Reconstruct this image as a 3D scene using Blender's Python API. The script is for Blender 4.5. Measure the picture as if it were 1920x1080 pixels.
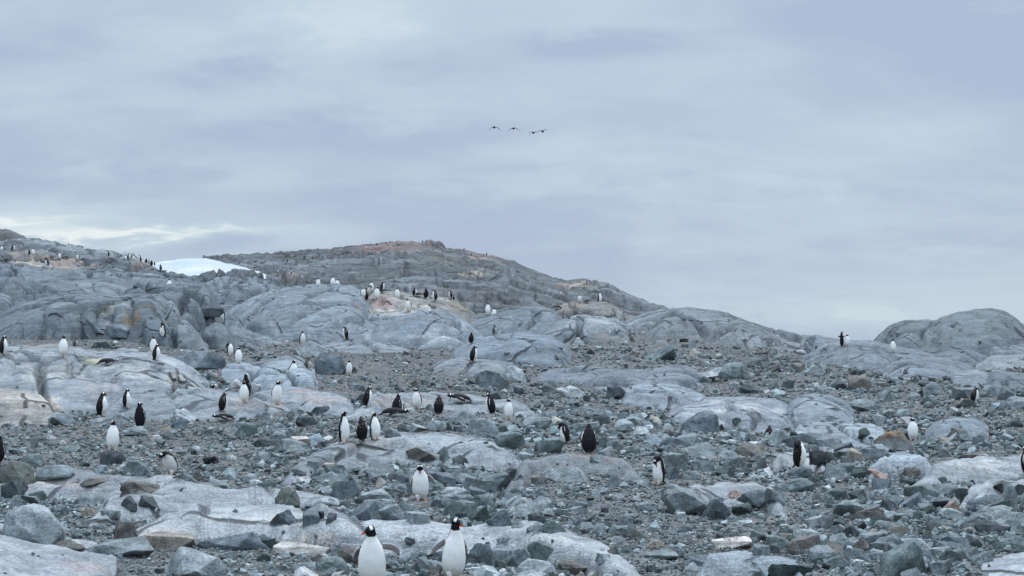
import bpy, bmesh, math, random
import numpy as np
from mathutils import Vector, Matrix, kdtree

S = bpy.context.scene
for o in list(bpy.data.objects):
    bpy.data.objects.remove(o, do_unlink=True)
rng = np.random.default_rng(7)
random.seed(7)

# ------------------------------------------------------------------ camera
F = 960/math.tan(math.radians(16))       # focal length in photo pixels (1920 wide)
Y0 = 640.0                               # photo row of the level horizon
cam = bpy.data.cameras.new('camera')
cam.angle = math.radians(32)
cam.shift_y = (Y0-540)/1920
cam.clip_start = 0.5
cam.clip_end = 20000
camo = bpy.data.objects.new('camera', cam)
camo.location = (0, 0, 0)
camo.rotation_euler = (math.pi/2, 0, 0)
S.collection.objects.link(camo)
S.camera = camo

# ------------------------------------------------------------------ light
SUN_EL, SUN_AZ = math.radians(66), math.radians(28)   # sun behind cloud, high, a little beyond the hill and to the right
S.view_settings.view_transform = 'Standard'
S.view_settings.look = 'None'
S.view_settings.gamma = 1
S.view_settings.exposure = 0.14
sl = bpy.data.lights.new('sun', 'SUN')
sl.energy = 1.5
sl.angle = math.radians(11)
sl.color = (1.0, 0.985, 0.96)
so = bpy.data.objects.new('sun', sl)
sd = Vector((math.sin(SUN_AZ)*math.cos(SUN_EL), math.cos(SUN_AZ)*math.cos(SUN_EL), math.sin(SUN_EL)))
so.rotation_euler = sd.to_track_quat('Z', 'Y').to_euler()
S.collection.objects.link(so)

world = bpy.data.worlds.new('World')
S.world = world
world.use_nodes = True
nt = world.node_tree
nt.nodes.clear()


class NB:
    """small helper that writes node maths"""
    def __init__(s, nt): s.nt = nt
    def n(s, t, **k):
        x = s.nt.nodes.new(t)
        for a, b in k.items(): setattr(x, a, b)
        return x
    def put(s, sock, v):
        if v is None: return
        if isinstance(v, (int, float, tuple, list)): sock.default_value = v
        else: s.nt.links.new(v, sock)
    def m(s, op, a, b=None, c=None, clamp=False):
        x = s.n('ShaderNodeMath', operation=op, use_clamp=clamp)
        s.put(x.inputs[0], a)
        if b is not None: s.put(x.inputs[1], b)
        if c is not None: s.put(x.inputs[2], c)
        return x.outputs[0]
    def vm(s, op, a, b=None):
        x = s.n('ShaderNodeVectorMath', operation=op)
        s.put(x.inputs[0], a)
        if b is not None: s.put(x.inputs[1], b)
        return x.outputs[0]
    def mix(s, f, a, b, mode='MIX'):
        x = s.n('ShaderNodeMix', data_type='RGBA', blend_type=mode)
        s.put(x.inputs['Factor'], f)
        s.put(x.inputs[6], a if not isinstance(a, tuple) else (*a[:3], 1))
        s.put(x.inputs[7], b if not isinstance(b, tuple) else (*b[:3], 1))
        return x.outputs[2]
    def noise(s, vec, scale, detail=4, rough=.55, dist=0.0):
        x = s.n('ShaderNodeTexNoise')
        s.put(x.inputs['Vector'], vec); x.inputs['Scale'].default_value = scale
        x.inputs['Detail'].default_value = detail; x.inputs['Roughness'].default_value = rough
        x.inputs['Distortion'].default_value = dist
        return x.outputs['Fac']
    def ramp(s, f, a, b):
        x = s.n('ShaderNodeMapRange', interpolation_type='SMOOTHSTEP')
        s.put(x.inputs[0], f); x.inputs[1].default_value = a; x.inputs[2].default_value = b
        return x.outputs[0]


def lin(r, g, b):
    f = lambda c: ((c/255+.055)/1.055)**2.4 if c > 10 else c/255/12.92
    return (f(r), f(g), f(b))


B = NB(nt)
tc = B.n('ShaderNodeTexCoord')
sep = B.n('ShaderNodeSeparateXYZ')
nt.links.new(tc.outputs['Generated'], sep.inputs[0])
dx, dy, dz = sep.outputs
hor = B.m('SQRT', B.m('ADD', B.m('MULTIPLY', dx, dx), B.m('MULTIPLY', dy, dy)))
el = B.m('ARCTAN2', dz, hor)                    # elevation
az = B.m('ARCTAN2', dx, dy)                     # azimuth, 0 straight ahead, + right
# cloud sheet seen in perspective: flattens towards the horizon
den = B.m('ADD', B.m('MAXIMUM', dz, 0.0), 0.26)
cx = B.m('DIVIDE', dx, den); cy = B.m('DIVIDE', dy, den)
comb = B.n('ShaderNodeCombineXYZ')
B.put(comb.inputs[0], cx); B.put(comb.inputs[1], B.m('MULTIPLY', cy, 1.3)); comb.inputs[2].default_value = 3.7
n1 = B.noise(comb.outputs[0], 1.7, 6, .52, .35)
n2 = B.noise(comb.outputs[0], 5.2, 6, .6, .3)
nn = B.m('ADD', B.m('MULTIPLY', n1, .68), B.m('MULTIPLY', n2, .32))
cl = B.m('MULTIPLY_ADD', B.ramp(nn, .38, .62), .72, .12)
# broad soft patches of thinner and thicker cloud: azimuth and elevation in degrees, widths, strength
def px2(u, v): return math.degrees(math.atan((u-960)/F)), math.degrees(math.atan((Y0-v)/F))
warp = B.m('MULTIPLY', B.m('SUBTRACT', n2, .5), 1.7)
eld = B.m('ADD', B.m('MULTIPLY', el, 57.2958), warp)
azd = B.m('ADD', B.m('MULTIPLY', az, 57.2958), B.m('MULTIPLY', warp, 4.0))
acc = cl
for u, v, wu, wv, k in [(250, 436, 260, 14, 1.3), (60, 412, 170, 13, .9), (170, 392, 110, 9, .4), (700, 40, 420, 70, .35),
                        (1500, 60, 300, 60, -.12), (1090, 85, 130, 30, -.85), (390, 155, 120, 28, -.7),
                        (590, 262, 210, 40, -.75), (1640, 30, 180, 42, -.75), (1880, 105, 200, 60, -.9),
                        (80, 130, 160, 26, -.3), (960, 400, 520, 46, -.5), (1500, 500, 330, 30, -.3),
                        (1560, 290, 300, 60, .35), (1050, 215, 420, 50, .2), (1350, 330, 260, 40, .12),
                        (150, 350, 300, 28, -.45), (1250, 130, 260, 60, .2), (600, 480, 500, 16, -.25),
                        (1650, 585, 260, 30, .25), (1000, 290, 140, 18, .15), (200, 60, 280, 40, .1)]:
    a0, e0 = px2(u, v)
    wa = math.degrees(wu/F); we = math.degrees(wv/F)
    q1 = B.m('DIVIDE', B.m('SUBTRACT', azd, a0), wa)
    q2 = B.m('DIVIDE', B.m('SUBTRACT', eld, e0), we)
    g = B.m('EXPONENT', B.m('MULTIPLY', B.m('ADD', B.m('MULTIPLY', q1, q1), B.m('MULTIPLY', q2, q2)), -1.0))
    acc = B.m('ADD', acc, B.m('MULTIPLY', g, k))
acc = B.m('MAXIMUM', B.m('MINIMUM', acc, 1.6), 0.0)
c_dark = lin(166, 181, 205)
c_mid = lin(188, 205, 217)
c_hi = lin(224, 232, 234)
col = B.mix(B.m('MINIMUM', acc, 1.0), c_dark, c_mid)
col = B.mix(B.m('MULTIPLY', B.m('SUBTRACT', acc, 1.0, clamp=True), 1.8, clamp=True), col, c_hi)
# an overcast sky is brighter overhead
up = B.ramp(dz, .24, .95)
zen = B.m('MULTIPLY_ADD', up, 2.9, 1.0)
sky = B.n('ShaderNodeTexSky', sky_type='NISHITA')
sky.sun_disc = False
sky.sun_elevation = SUN_EL
sky.sun_rotation = math.atan2(sd.x, sd.y)
skys = B.vm('SCALE', sky.outputs[0]); skys.node.inputs['Scale'].default_value = .1
clo = B.n('ShaderNodeVectorMath', operation='SCALE')
B.put(clo.inputs[0], col); B.put(clo.inputs['Scale'], zen)
mixc = B.mix(.93, skys, clo.outputs[0])
scl = B.n('ShaderNodeVectorMath', operation='SCALE')
B.put(scl.inputs[0], mixc); scl.inputs['Scale'].default_value = 10.0
bg = B.n('ShaderNodeBackground'); bg.inputs['Strength'].default_value = .1
wo = B.n('ShaderNodeOutputWorld')
nt.links.new(scl.outputs[0], bg.inputs[0]); nt.links.new(bg.outputs[0], wo.inputs[0])


# ------------------------------------------------------------------ helpers
def new_mesh(name, co, faces, mat=None, attrs=None, smooth=True):
    """faces: (n,k) int array; attrs: {name:(n,4)} point colours"""
    me = bpy.data.meshes.new(name)
    co = np.asarray(co, np.float32); faces = np.asarray(faces, np.int32)
    n, k = faces.shape
    me.vertices.add(len(co)); me.vertices.foreach_set('co', co.ravel())
    me.loops.add(n*k); me.loops.foreach_set('vertex_index', faces.ravel())
    me.polygons.add(n)
    me.polygons.foreach_set('loop_start', np.arange(0, n*k, k, dtype=np.int32))
    me.polygons.foreach_set('loop_total', np.full(n, k, np.int32))
    me.polygons.foreach_set('use_smooth', np.full(n, smooth, bool))
    me.update(calc_edges=True)
    for a, v in (attrs or {}).items():
        at = me.attributes.new(a, 'FLOAT_COLOR', 'POINT')
        at.data.foreach_set('color', np.asarray(v, np.float32).ravel())
    if mat: me.materials.append(mat)
    return me


def link(name, me, loc=(0, 0, 0), rot=(0, 0, 0), sc=(1, 1, 1), **props):
    o = bpy.data.objects.new(name, me)
    o.location = loc; o.rotation_euler = rot; o.scale = sc
    for k, v in props.items():
        if v: o[k] = v
    S.collection.objects.link(o)
    return o


def _hash(ix, iy, seed):
    h = (ix.astype(np.int64)*374761393 + iy.astype(np.int64)*668265263 + seed*1442695041) & 0xffffffff
    h = ((h ^ (h >> 13))*1274126177) & 0xffffffff
    return ((h ^ (h >> 16)) & 0xffffff)/float(0xffffff)


def perlin(x, y, seed=0):
    ix = np.floor(x); iy = np.floor(y); fx = x-ix; fy = y-iy
    ux = fx*fx*fx*(fx*(fx*6-15)+10); uy = fy*fy*fy*(fy*(fy*6-15)+10)
    r = 0
    out = []
    for ox in (0, 1):
        for oy in (0, 1):
            a = _hash(ix+ox, iy+oy, seed)*2*np.pi
            out.append(np.cos(a)*(fx-ox)+np.sin(a)*(fy-oy))
    return 1.5*((out[0]*(1-uy)+out[1]*uy)*(1-ux)+(out[2]*(1-uy)+out[3]*uy)*ux)


def fbm(x, y, seed=0, octv=4, gain=.5):
    a = 1.0; s = 0
    for i in range(octv):
        s = s+a*perlin(x*2**i+i*13.7, y*2**i-i*7.1, seed+i); a *= gain
    return s


def voro(x, y, seed=0):
    """distance to the cell border, and a random per cell"""
    ix = np.floor(x); iy = np.floor(y)
    d1 = np.full(x.shape, 9.); d2 = np.full(x.shape, 9.); cid = np.zeros(x.shape)
    for ox in (-1, 0, 1):
        for oy in (-1, 0, 1):
            cx_ = ix+ox; cy_ = iy+oy
            px = cx_+_hash(cx_, cy_, seed); py = cy_+_hash(cx_, cy_, seed+5)
            d = np.hypot(px-x, py-y)
            near = d < d1
            d2 = np.where(near, d1, np.minimum(d2, d))
            cid = np.where(near, _hash(cx_, cy_, seed+9), cid)
            d1 = np.where(near, d, d1)
    return d2-d1, cid
# ------------------------------------------------------------------ materials
def rock_material(name, fine=1.0, streak=True, gravel=False, stone=False):
    m = bpy.data.materials.new(name); m.use_nodes = True
    t = m.node_tree; t.nodes.clear(); b = NB(t)
    out = b.n('ShaderNodeOutputMaterial'); p = b.n('ShaderNodeBsdfPrincipled')
    t.links.new(p.outputs[0], out.inputs[0])
    at = b.n('ShaderNodeAttribute', attribute_name='tint')
    if stone:
        co = b.n('ShaderNodeTexCoord').outputs['Object']
    else:
        co = b.n('ShaderNodeNewGeometry').outputs['Position']
    base = at.outputs['Color']
    n_big = b.noise(co, .55*fine, 6, .62, .5)
    n_mid = b.noise(co, 3.2*fine, 6, .65)
    n_fin = b.noise(co, 22*fine, 5, .7)
    c_ = .10 if stone or fine < .5 else 0.0
    v = b.m('ADD', b.m('MULTIPLY', b.ramp(n_big, .3+c_, .7-c_), .40 if fine > .5 else .6), b.m('MULTIPLY', b.ramp(n_mid, .34+c_, .66-c_), .36 if fine > .5 else .18))
    v = b.m('ADD', v, b.m('MULTIPLY', b.ramp(n_fin, .36, .64), .56 if fine > .5 else .2))
    v = b.m('ADD', v, .36)
    sc = b.n('ShaderNodeVectorMath', operation='SCALE')
    t.links.new(base, sc.inputs[0]); t.links.new(v, sc.inputs['Scale'])
    colr = sc.outputs[0]
    bumps = b.m('ADD', b.m('MULTIPLY', n_mid, .7), b.m('MULTIPLY', n_fin, .25))
    if streak:
        # white guano runs and pale mineral bands; strength in the tint's alpha
        mp = b.n('ShaderNodeMapping'); t.links.new(co, mp.inputs[0])
        mp.inputs['Rotation'].default_value = (0, 0, math.radians(28))
        mp.inputs['Scale'].default_value = (1.0, .16, 1.0)
        s1 = b.noise(mp.outputs[0], 3.4*fine, 5, .7, .8)
        s2 = b.noise(co, 1.3*fine, 3, .5)
        s3 = b.noise(co, 12*fine, 4, .75)
        st = b.m('MULTIPLY', b.ramp(s1, .53, .70), b.ramp(s2, .42, .6))
        st = b.m('ADD', st, b.m('MULTIPLY', b.ramp(s3, .60, .74), .55), clamp=True)
        st = b.m('MULTIPLY', st, at.outputs['Alpha'], clamp=True)
        colr = b.mix(b.m('MULTIPLY', st, .6), colr, (.44, .45, .44))
        # foliation lines of the gneiss
        wv = b.n('ShaderNodeMapping'); t.links.new(co, wv.inputs[0])
        wv.inputs['Rotation'].default_value = (math.radians(18), math.radians(-9), math.radians(12))
        wv.inputs['Scale'].default_value = (.12, .5, 2.2)
        f1 = b.noise(wv.outputs[0], 2.6*fine, 5, .7, .6)
        band = b.m('MULTIPLY', b.ramp(f1, .51, .60), .42 if fine > .5 else .75)
        colr = b.mix(band, colr, (.075, .085, .10))
        bumps = b.m('ADD', bumps, b.m('MULTIPLY', f1, .9))
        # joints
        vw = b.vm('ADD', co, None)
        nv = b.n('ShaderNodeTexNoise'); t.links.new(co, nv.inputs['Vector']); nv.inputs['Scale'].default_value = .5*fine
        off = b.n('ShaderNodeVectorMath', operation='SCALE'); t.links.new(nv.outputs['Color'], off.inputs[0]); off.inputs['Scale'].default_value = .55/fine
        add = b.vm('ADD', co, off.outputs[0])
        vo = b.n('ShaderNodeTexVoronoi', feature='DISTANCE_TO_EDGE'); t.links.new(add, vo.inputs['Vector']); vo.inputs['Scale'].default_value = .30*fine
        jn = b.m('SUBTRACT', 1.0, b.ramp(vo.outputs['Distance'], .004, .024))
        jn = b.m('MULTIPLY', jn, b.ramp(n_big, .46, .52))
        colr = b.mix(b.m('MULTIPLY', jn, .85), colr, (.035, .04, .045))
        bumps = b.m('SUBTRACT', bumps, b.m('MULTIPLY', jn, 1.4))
    if gravel:
        vo = b.n('ShaderNodeTexVoronoi'); t.links.new(co, vo.inputs['Vector']); vo.inputs['Scale'].default_value = 13
        vo2 = b.n('ShaderNodeTexVoronoi'); t.links.new(co, vo2.inputs['Vector']); vo2.inputs['Scale'].default_value = 5.5
        sx = b.n('ShaderNodeSeparateColor'); t.links.new(vo.outputs['Color'], sx.inputs[0])
        k = b.m('MULTIPLY_ADD', sx.outputs[0], 1.2, .35)
        s4 = b.n('ShaderNodeVectorMath', operation='SCALE'); t.links.new(colr, s4.inputs[0]); t.links.new(k, s4.inputs['Scale'])
        colr = b.mix(b.m('MULTIPLY', b.m('GREATER_THAN', sx.outputs[1], .82), .5), s4.outputs[0], (.235, .22, .20))
        bumps = b.m('SUBTRACT', bumps, b.m('ADD', vo.outputs['Distance'], vo2.outputs['Distance']))
    if stone:
        sp = b.ramp(b.noise(co, 9, 5, .8), .64, .74)
        colr = b.mix(b.m('MULTIPLY', sp, .45), colr, (.5, .51, .5))
        f2 = b.n('ShaderNodeMapping'); t.links.new(co, f2.inputs[0]); f2.inputs['Scale'].default_value = (.5, .5, 4)
        f2.inputs['Rotation'].default_value = (.5, .35, 0)
        fl = b.noise(f2.outputs[0], 3, 4, .7, .4)
        colr = b.mix(b.m('MULTIPLY', b.ramp(fl, .54, .64), .35), colr, (.07, .08, .09))
        bumps = b.m('ADD', bumps, b.m('MULTIPLY', fl, .6))
    bp = b.n('ShaderNodeBump'); bp.inputs['Strength'].default_value = .75
    bp.inputs['Distance'].default_value = {True: .035}.get(stone, .09 if not gravel else .05)/max(fine, .15)**.7*(2.2 if fine < .5 else 1.3)
    t.links.new(bumps, bp.inputs['Height']); t.links.new(bp.outputs[0], p.inputs['Normal'])
    t.links.new(colr, p.inputs['Base Color'])
    p.inputs['Roughness'].default_value = .78
    p.inputs['Specular IOR Level'].default_value = .28
    return m


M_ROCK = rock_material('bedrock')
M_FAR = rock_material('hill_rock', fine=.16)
M_GRAV = rock_material('gravel', streak=False, gravel=True)
M_STONE = rock_material('stone', fine=1.6, streak=False, stone=True)
ms = bpy.data.materials.new('snow'); ms.use_nodes = True
_b = ms.node_tree.nodes['Principled BSDF']
_nb = NB(ms.node_tree)
_c = _nb.n('ShaderNodeNewGeometry').outputs['Position']
_n = _nb.noise(_c, .12, 5, .6)
_col = _nb.mix(_nb.ramp(_n, .35, .65), (.33, .38, .41), (.45, .465, .48))
_col = _nb.mix(_nb.m('MULTIPLY', _nb.ramp(_nb.noise(_c, .5, 6, .75), .55, .7), .5), _col, (.36, .34, .32))
ms.node_tree.links.new(_col, _b.inputs['Base Color']); _b.inputs['Roughness'].default_value = .7
M_SNOW = ms

# ------------------------------------------------------------------ terrain height field
# columns fan out from the viewpoint so that near ground is meshed finer than far ground
U = np.concatenate([np.arange(-760, -20, 9.), np.arange(-20, 1940, 1.9), np.arange(1940, 2700, 9.)])
D = np.exp(np.concatenate([np.arange(math.log(5.5), math.log(38), .0042), np.arange(math.log(38), math.log(205), .0023), np.arange(math.log(205), math.log(760), .0040)]))
NU, ND = len(U), len(D)
UU, DD = np.meshgrid(U, D, indexing='ij')
X = (UU-960)/F*DD
Y = DD

# ground levels measured at four bearings
dk = [5, 21, 33, 42, 50, 58, 66, 75, 85, 95, 105, 130, 200, 800]
zk = {-400: [-2.8, -2.78, -2.9, -2.62, -2.2, -1.6, -.55, .05, .15, .3, .6, 1, 1, 1],
      200: [-2.8, -2.75, -2.9, -2.62, -2.25, -1.65, -.6, .0, .12, .25, .5, 1, 1, 1],
      750: [-2.8, -2.75, -2.95, -2.45, -1.95, -1.78, -1.62, -1.4, -.8, -.2, .1, .4, 0, 0],
      1300: [-2.8, -2.8, -3.0, -2.85, -2.6, -2.5, -2.2, -1.8, -1.15, -.5, .05, -.2, -3, -5],
      1700: [-2.8, -2.8, -3.0, -3.02, -3.05, -2.9, -2.5, -2.05, -1.6, -1.4, -1.35, -1.6, -3, -5],
      2300: [-2.8, -2.8, -3.0, -3.0, -3.0, -2.8, -2.4, -1.9, -1.3, -.9, -.7, -1.0, -3, -5]}
ku = sorted(zk)
lv = np.array([np.interp(np.log(D), np.log(dk), zk[k]) for k in ku])       # (nk, ND)
BASE = np.empty((NU, ND))
for j in range(ND):
    BASE[:, j] = np.interp(U, ku, lv[:, j])
BASE += .10*fbm(X/4.5, Y/4.5, 3, 3)+.05*fbm(X/1.1, Y/1.1, 8, 3)*np.clip(60/DD, 0, 1)
Z = BASE.copy()
LID = np.zeros((NU, ND), np.int32)

# tints (linear albedo)
C = dict(g=(.215, .245, .27), l=(.30, .335, .36), pale=(.37, .385, .40), blue=(.205, .25, .29),
         brown=(.26, .24, .22), pink=(.50, .30, .25), tan=(.36, .335, .31), dark=(.13, .145, .155))
TINT = np.zeros((NU, ND, 4)); TINT[..., :3] = (.150, .155, .158); TINT[..., 3] = 0
# gravel varies from brownish fine grit to bluish
gv = fbm(X/9, Y/9, 21, 3)[..., None]
TINT[..., :3] *= (1+.22*gv*np.array([1., .85, .7]))

layers = []   # name, silhouette points, distance, depth in front, depth behind, tint, streak, options


def L(name, pts, dc, wf, wb=None, tint='g', st=.35, a=2.2, b=1.5, rough=.05, crack=1.0, mat=None, lin=False, flat=False, auto=0):
    layers.append(dict(name=name, pts=pts, dc=dc, wf=wf, wb=wb or wf*.8, tint=C[tint] if isinstance(tint, str) else tint,
                       st=st, a=a, b=b, rough=rough, crack=crack, mat=mat or M_ROCK, lin=lin, flat=flat, auto=auto or (.34 if name == 'rock_slab' and dc < 57 and dc != 22 and dc != 23 else 0)))


# far ridges
L('rocky_hill', [(-760, 380), (-300, 395), (-60, 418), (0, 428), (20, 430), (40, 440), (60, 451), (80, 468), (120, 495), (170, 530)], 690, 300, 60, (.13, .13, .13), .1, mat=M_FAR, rough=.03, lin=True)
L('rocky_hill', [(250, 500), (330, 489), (385, 484), (430, 480), (480, 475), (515, 475), (550, 474), (575, 471), (600, 470), (640, 465), (665, 461), (700, 458), (730, 455), (760, 453), (785, 456), (800, 457), (822, 456), (832, 464), (860, 468), (900, 477), (925, 480), (965, 490), (985, 500), (1010, 509), (1035, 519), (1062, 527), (1090, 523), (1120, 527), (1140, 531), (1160, 542), (1200, 560), (1240, 577), (1300, 600), (1400, 640)],
  560, 425, 100, (.195, .208, .22), .4, mat=M_FAR, rough=.028, lin=True, crack=.6)
L('snow_patch', [(285, 500), (305, 493), (340, 490), (385, 489), (400, 491), (425, 497), (450, 502), (470, 508), (485, 512), (500, 520)], 330, 70, 20, 'pale', 0, mat=M_SNOW, rough=.004, crack=0)
L('rocky_hill', [(-760, 440), (-300, 450), (0, 458), (30, 454), (60, 453), (90, 456), (120, 462), (170, 470), (230, 478), (250, 482), (262, 489), (280, 500), (330, 530)], 235, 60, 30, (.29, .31, .33), .3, mat=M_FAR, rough=.03)
# left hill
L('rocky_hill', [(-760, 460), (-300, 468), (0, 471), (60, 479), (120, 484), (170, 489), (205, 481), (230, 486), (260, 491), (290, 498), (310, 506), (335, 513), (385, 513), (400, 508), (430, 508), (460, 509), (482, 510), (500, 514), (520, 524), (560, 560), (610, 600)],
  182, 85, 25, 'g', .35, rough=.035, lin=True)
L('rocky_hill', [(-300, 500), (0, 493), (45, 494), (60, 500), (95, 503), (140, 500), (200, 503), (260, 516), (320, 522), (380, 532), (420, 545), (440, 560)], 150, 26, 15, (.26, .30, .33), .3, rough=.05)
L('rock_outcrop', [(-300, 510), (-60, 500), (0, 497), (25, 499), (38, 506), (46, 520), (54, 530)], 132, 9, 6, 'blue', .2)
L('rock_outcrop', [(-300, 530), (0, 517), (40, 521), (62, 529), (74, 545), (80, 560)], 122, 12, 8, 'blue', .2)
L('rock_outcrop', [(50, 560), (66, 534), (95, 527), (130, 530), (155, 540), (175, 556)], 118, 8, 8, 'g', .2)
L('rock_outcrop', [(110, 545), (125, 532), (150, 528), (200, 530), (240, 540), (300, 545), (330, 552)], 125, 14, 8, 'l', .3)
L('rock_outcrop', [(255, 560), (285, 545), (310, 535), (345, 531), (380, 536), (400, 550), (412, 572), (420, 592), (424, 610)], 104, 10, 12, 'g', .25, b=1.9)
L('rock_outcrop', [(-400, 612), (-100, 600), (0, 586), (25, 574), (60, 563), (100, 554), (150, 549), (190, 549), (215, 556), (250, 551), (300, 552), (315, 562), (330, 590), (345, 628)], 88, 11, 12, 'g', .3, rough=.05, b=1.9, crack=1.4)
L('rock_outcrop', [(330, 600), (352, 585), (366, 600), (380, 622), (390, 642)], 88, 4, 6, 'g', .3)
# big pale dome and its neighbours
L('rock_outcrop', [(395, 612), (420, 588), (445, 570), (480, 553), (530, 541), (580, 535), (630, 533), (660, 537), (680, 548), (692, 565), (705, 590), (720, 620)], 116, 23, 14, (.30, .345, .38), .8, rough=.02, b=1.7, crack=.6)
L('rock_outcrop', [(655, 610), (672, 575), (685, 556), (705, 547), (745, 546), (790, 553), (835, 560), (858, 562), (878, 575), (895, 595), (910, 620)], 113, 13, 8, 'tan', .8, rough=.06)
L('rock_outcrop', [(560, 640), (600, 614), (650, 595), (700, 590), (745, 586), (790, 580), (830, 582), (860, 594), (885, 612), (905, 632), (915, 650)], 101, 9, 9, (.30, .34, .38), .95, rough=.02, b=1.8, crack=.5)
L('rock_outcrop', [(850, 610), (880, 594), (905, 588), (940, 580), (970, 573), (1005, 574), (1035, 580), (1048, 592), (1065, 612), (1075, 625)], 110, 9, 8, (.26, .30, .33), .6, b=1.8, rough=.02, crack=.5)
L('rock_outcrop', [(1020, 600), (1040, 578), (1065, 567), (1100, 565), (1135, 566), (1155, 576), (1175, 592), (1190, 610)], 119, 8, 8, (.31, .30, .28), .5, b=1.8)
L('rock_outcrop', [(985, 632), (1020, 612), (1055, 600), (1085, 592), (1130, 594), (1160, 600), (1185, 612), (1200, 630)], 106, 7, 8, 'l', .8, rough=.06)
L('rock_outcrop', [(1150, 625), (1175, 602), (1210, 586), (1245, 578), (1290, 577), (1330, 581), (1365, 588), (1400, 601), (1440, 613), (1500, 626), (1545, 632), (1600, 641)], 114, 10, 12, (.29, .31, .33), .6, b=1.7, rough=.025, crack=.7)
L('rock_outcrop', [(1205, 632), (1230, 612), (1250, 610), (1264, 622), (1272, 640)], 103, 4, 4, 'l', .4)
L('rock_outcrop', [(820, 682), (850, 664), (885, 648), (925, 636), (965, 630), (1000, 631), (1035, 637), (1055, 648), (1072, 664), (1085, 684)], 88, 7, 8, (.27, .315, .36), .3, rough=.015, b=1.8, crack=.4)
L('rock_outcrop', [(795, 700), (830, 685), (870, 678), (910, 678), (940, 684), (955, 697)], 78, 4, 5, (.32, .34, .36), .4, rough=.03)
L('rock_slab', [(430, 665), (470, 650), (510, 640), (560, 646), (620, 642), (700, 640), (760, 650), (800, 660)], 92, 5, 6, 'l', .4, a=2)
# right outcrops
L('rock_outcrop', [(1615, 665), (1635, 641), (1650, 625), (1668, 610), (1700, 601), (1735, 602), (1755, 601), (1772, 592), (1800, 585), (1830, 581), (1860, 579), (1885, 583), (1902, 596), (1920, 610), (1950, 625), (1990, 650)], 128, 13, 9, (.24, .275, .29), .12, rough=.02, b=1.8, crack=.6)
L('rock_outcrop', [(1465, 688), (1490, 668), (1520, 654), (1560, 643), (1590, 638), (1640, 640), (1690, 650), (1740, 660), (1790, 672), (1840, 690)], 103, 15, 10, (.27, .305, .34), .4, rough=.02, b=1.7, crack=.6)
L('rock_outcrop', [(1560, 712), (1620, 694), (1680, 676), (1740, 674), (1790, 680), (1830, 696), (1850, 715)], 90, 8, 8, (.27, .30, .335), .4, rough=.03)
L('rock_outcrop', [(1735, 680), (1760, 660), (1790, 653), (1820, 654), (1850, 668), (1865, 680)], 100, 6, 6, 'g', .3)
L('rock_outcrop', [(1840, 664), (1860, 650), (1890, 646), (1925, 645), (2000, 650), (2200, 650), (2400, 670)], 108, 6, 6, 'l', .4, rough=.06)
L('rock_slab', [(1820, 690), (1860, 668), (1920, 664), (2100, 662), (2400, 680)], 95, 8, 8, 'pale', .3, rough=.02)
L('rock_outcrop', [(1760, 725), (1790, 700), (1830, 692), (1850, 700), (1860, 715)], 82, 5, 5, 'l', .5)
L('rock_outcrop', [(1840, 728), (1865, 702), (1900, 706), (1940, 712), (2050, 730)], 78, 5, 5, 'g', .3)
# low slabs of the middle distance
L('rock_slab', [(985, 715), (1020, 700), (1060, 695), (1110, 693), (1160, 699), (1210, 697), (1250, 692), (1290, 692), (1310, 702), (1320, 712)], 76, 5, 5, (.30, .33, .37), .5, rough=.03)
L('rock_slab', [(1090, 728), (1115, 706), (1150, 697), (1190, 697), (1225, 710), (1245, 725)], 72, 3.5, 4, (.32, .35, .39), .7)
L('rock_slab', [(1155, 755), (1175, 733), (1205, 723), (1240, 722), (1275, 728), (1300, 735), (1330, 748)], 65, 4, 4, (.27, .30, .33), .4, b=1.8)
L('rock_slab', [(1240, 782), (1280, 758), (1330, 750), (1390, 750), (1440, 756), (1475, 765), (1495, 780), (1504, 802)], 59, 6, 5, (.27, .29, .32), .8, rough=.02, b=1.8)
L('rock_outcrop', [(1478, 770), (1500, 753), (1530, 750), (1560, 755), (1585, 765), (1602, 782)], 58, 3.5, 4, 'g', .4, b=2)
L('rock_slab', [(1455, 815), (1500, 800), (1545, 796), (1600, 797), (1640, 805), (1690, 820)], 52, 4, 4, 'l', .5)
L('rock_outcrop', [(1735, 812), (1755, 795), (1790, 785), (1825, 788), (1855, 806)], 56, 2.5, 3, 'g', .4, rough=.08)
# left whaleback
L('rock_outcrop', [(-760, 700), (-300, 678), (0, 672), (40, 667), (90, 666), (140, 671), (190, 684), (230, 676), (270, 675), (310, 682), (340, 694), (365, 710), (390, 732), (410, 755)], 58, 7, 7, (.285, .305, .325), .75, rough=.05, b=1.6)
L('rock_outcrop', [(-400, 750), (-50, 734), (20, 733), (60, 738), (95, 748), (120, 765), (140, 785)], 51.5, 3, 4, 'tan', .7, rough=.08)
L('rock_outcrop', [(60, 775), (130, 760), (220, 748), (300, 738), (380, 735), (450, 745), (480, 765), (500, 785)], 53, 4.5, 4, (.275, .30, .32), .6, rough=.07)
L('rock_slab', [(372, 728), (395, 706), (425, 694), (455, 690), (485, 696), (500, 712)], 64, 4, 4, (.28, .32, .36), .2, b=1.9)
L('rock_outcrop', [(462, 738), (475, 712), (500, 698), (535, 692), (570, 695), (588, 708), (596, 730)], 61, 3.5, 4, (.29, .335, .37), .3, b=2, rough=.03)
L('rock_slab', [(465, 696), (480, 678), (520, 672), (560, 673), (590, 690)], 70, 3, 4, 'l', .3)
L('rock_slab', [(425, 775), (460, 752), (500, 738), (550, 732), (600, 738), (650, 742), (668, 758)], 55.5, 4, 4, (.29, .315, .34), .4)
L('rock_slab', [(640, 775), (700, 748), (760, 736), (820, 736), (870, 742), (930, 750), (975, 750), (1010, 762), (1020, 775)], 55, 3, 4, (.33, .35, .37), .6, rough=.06)
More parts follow.
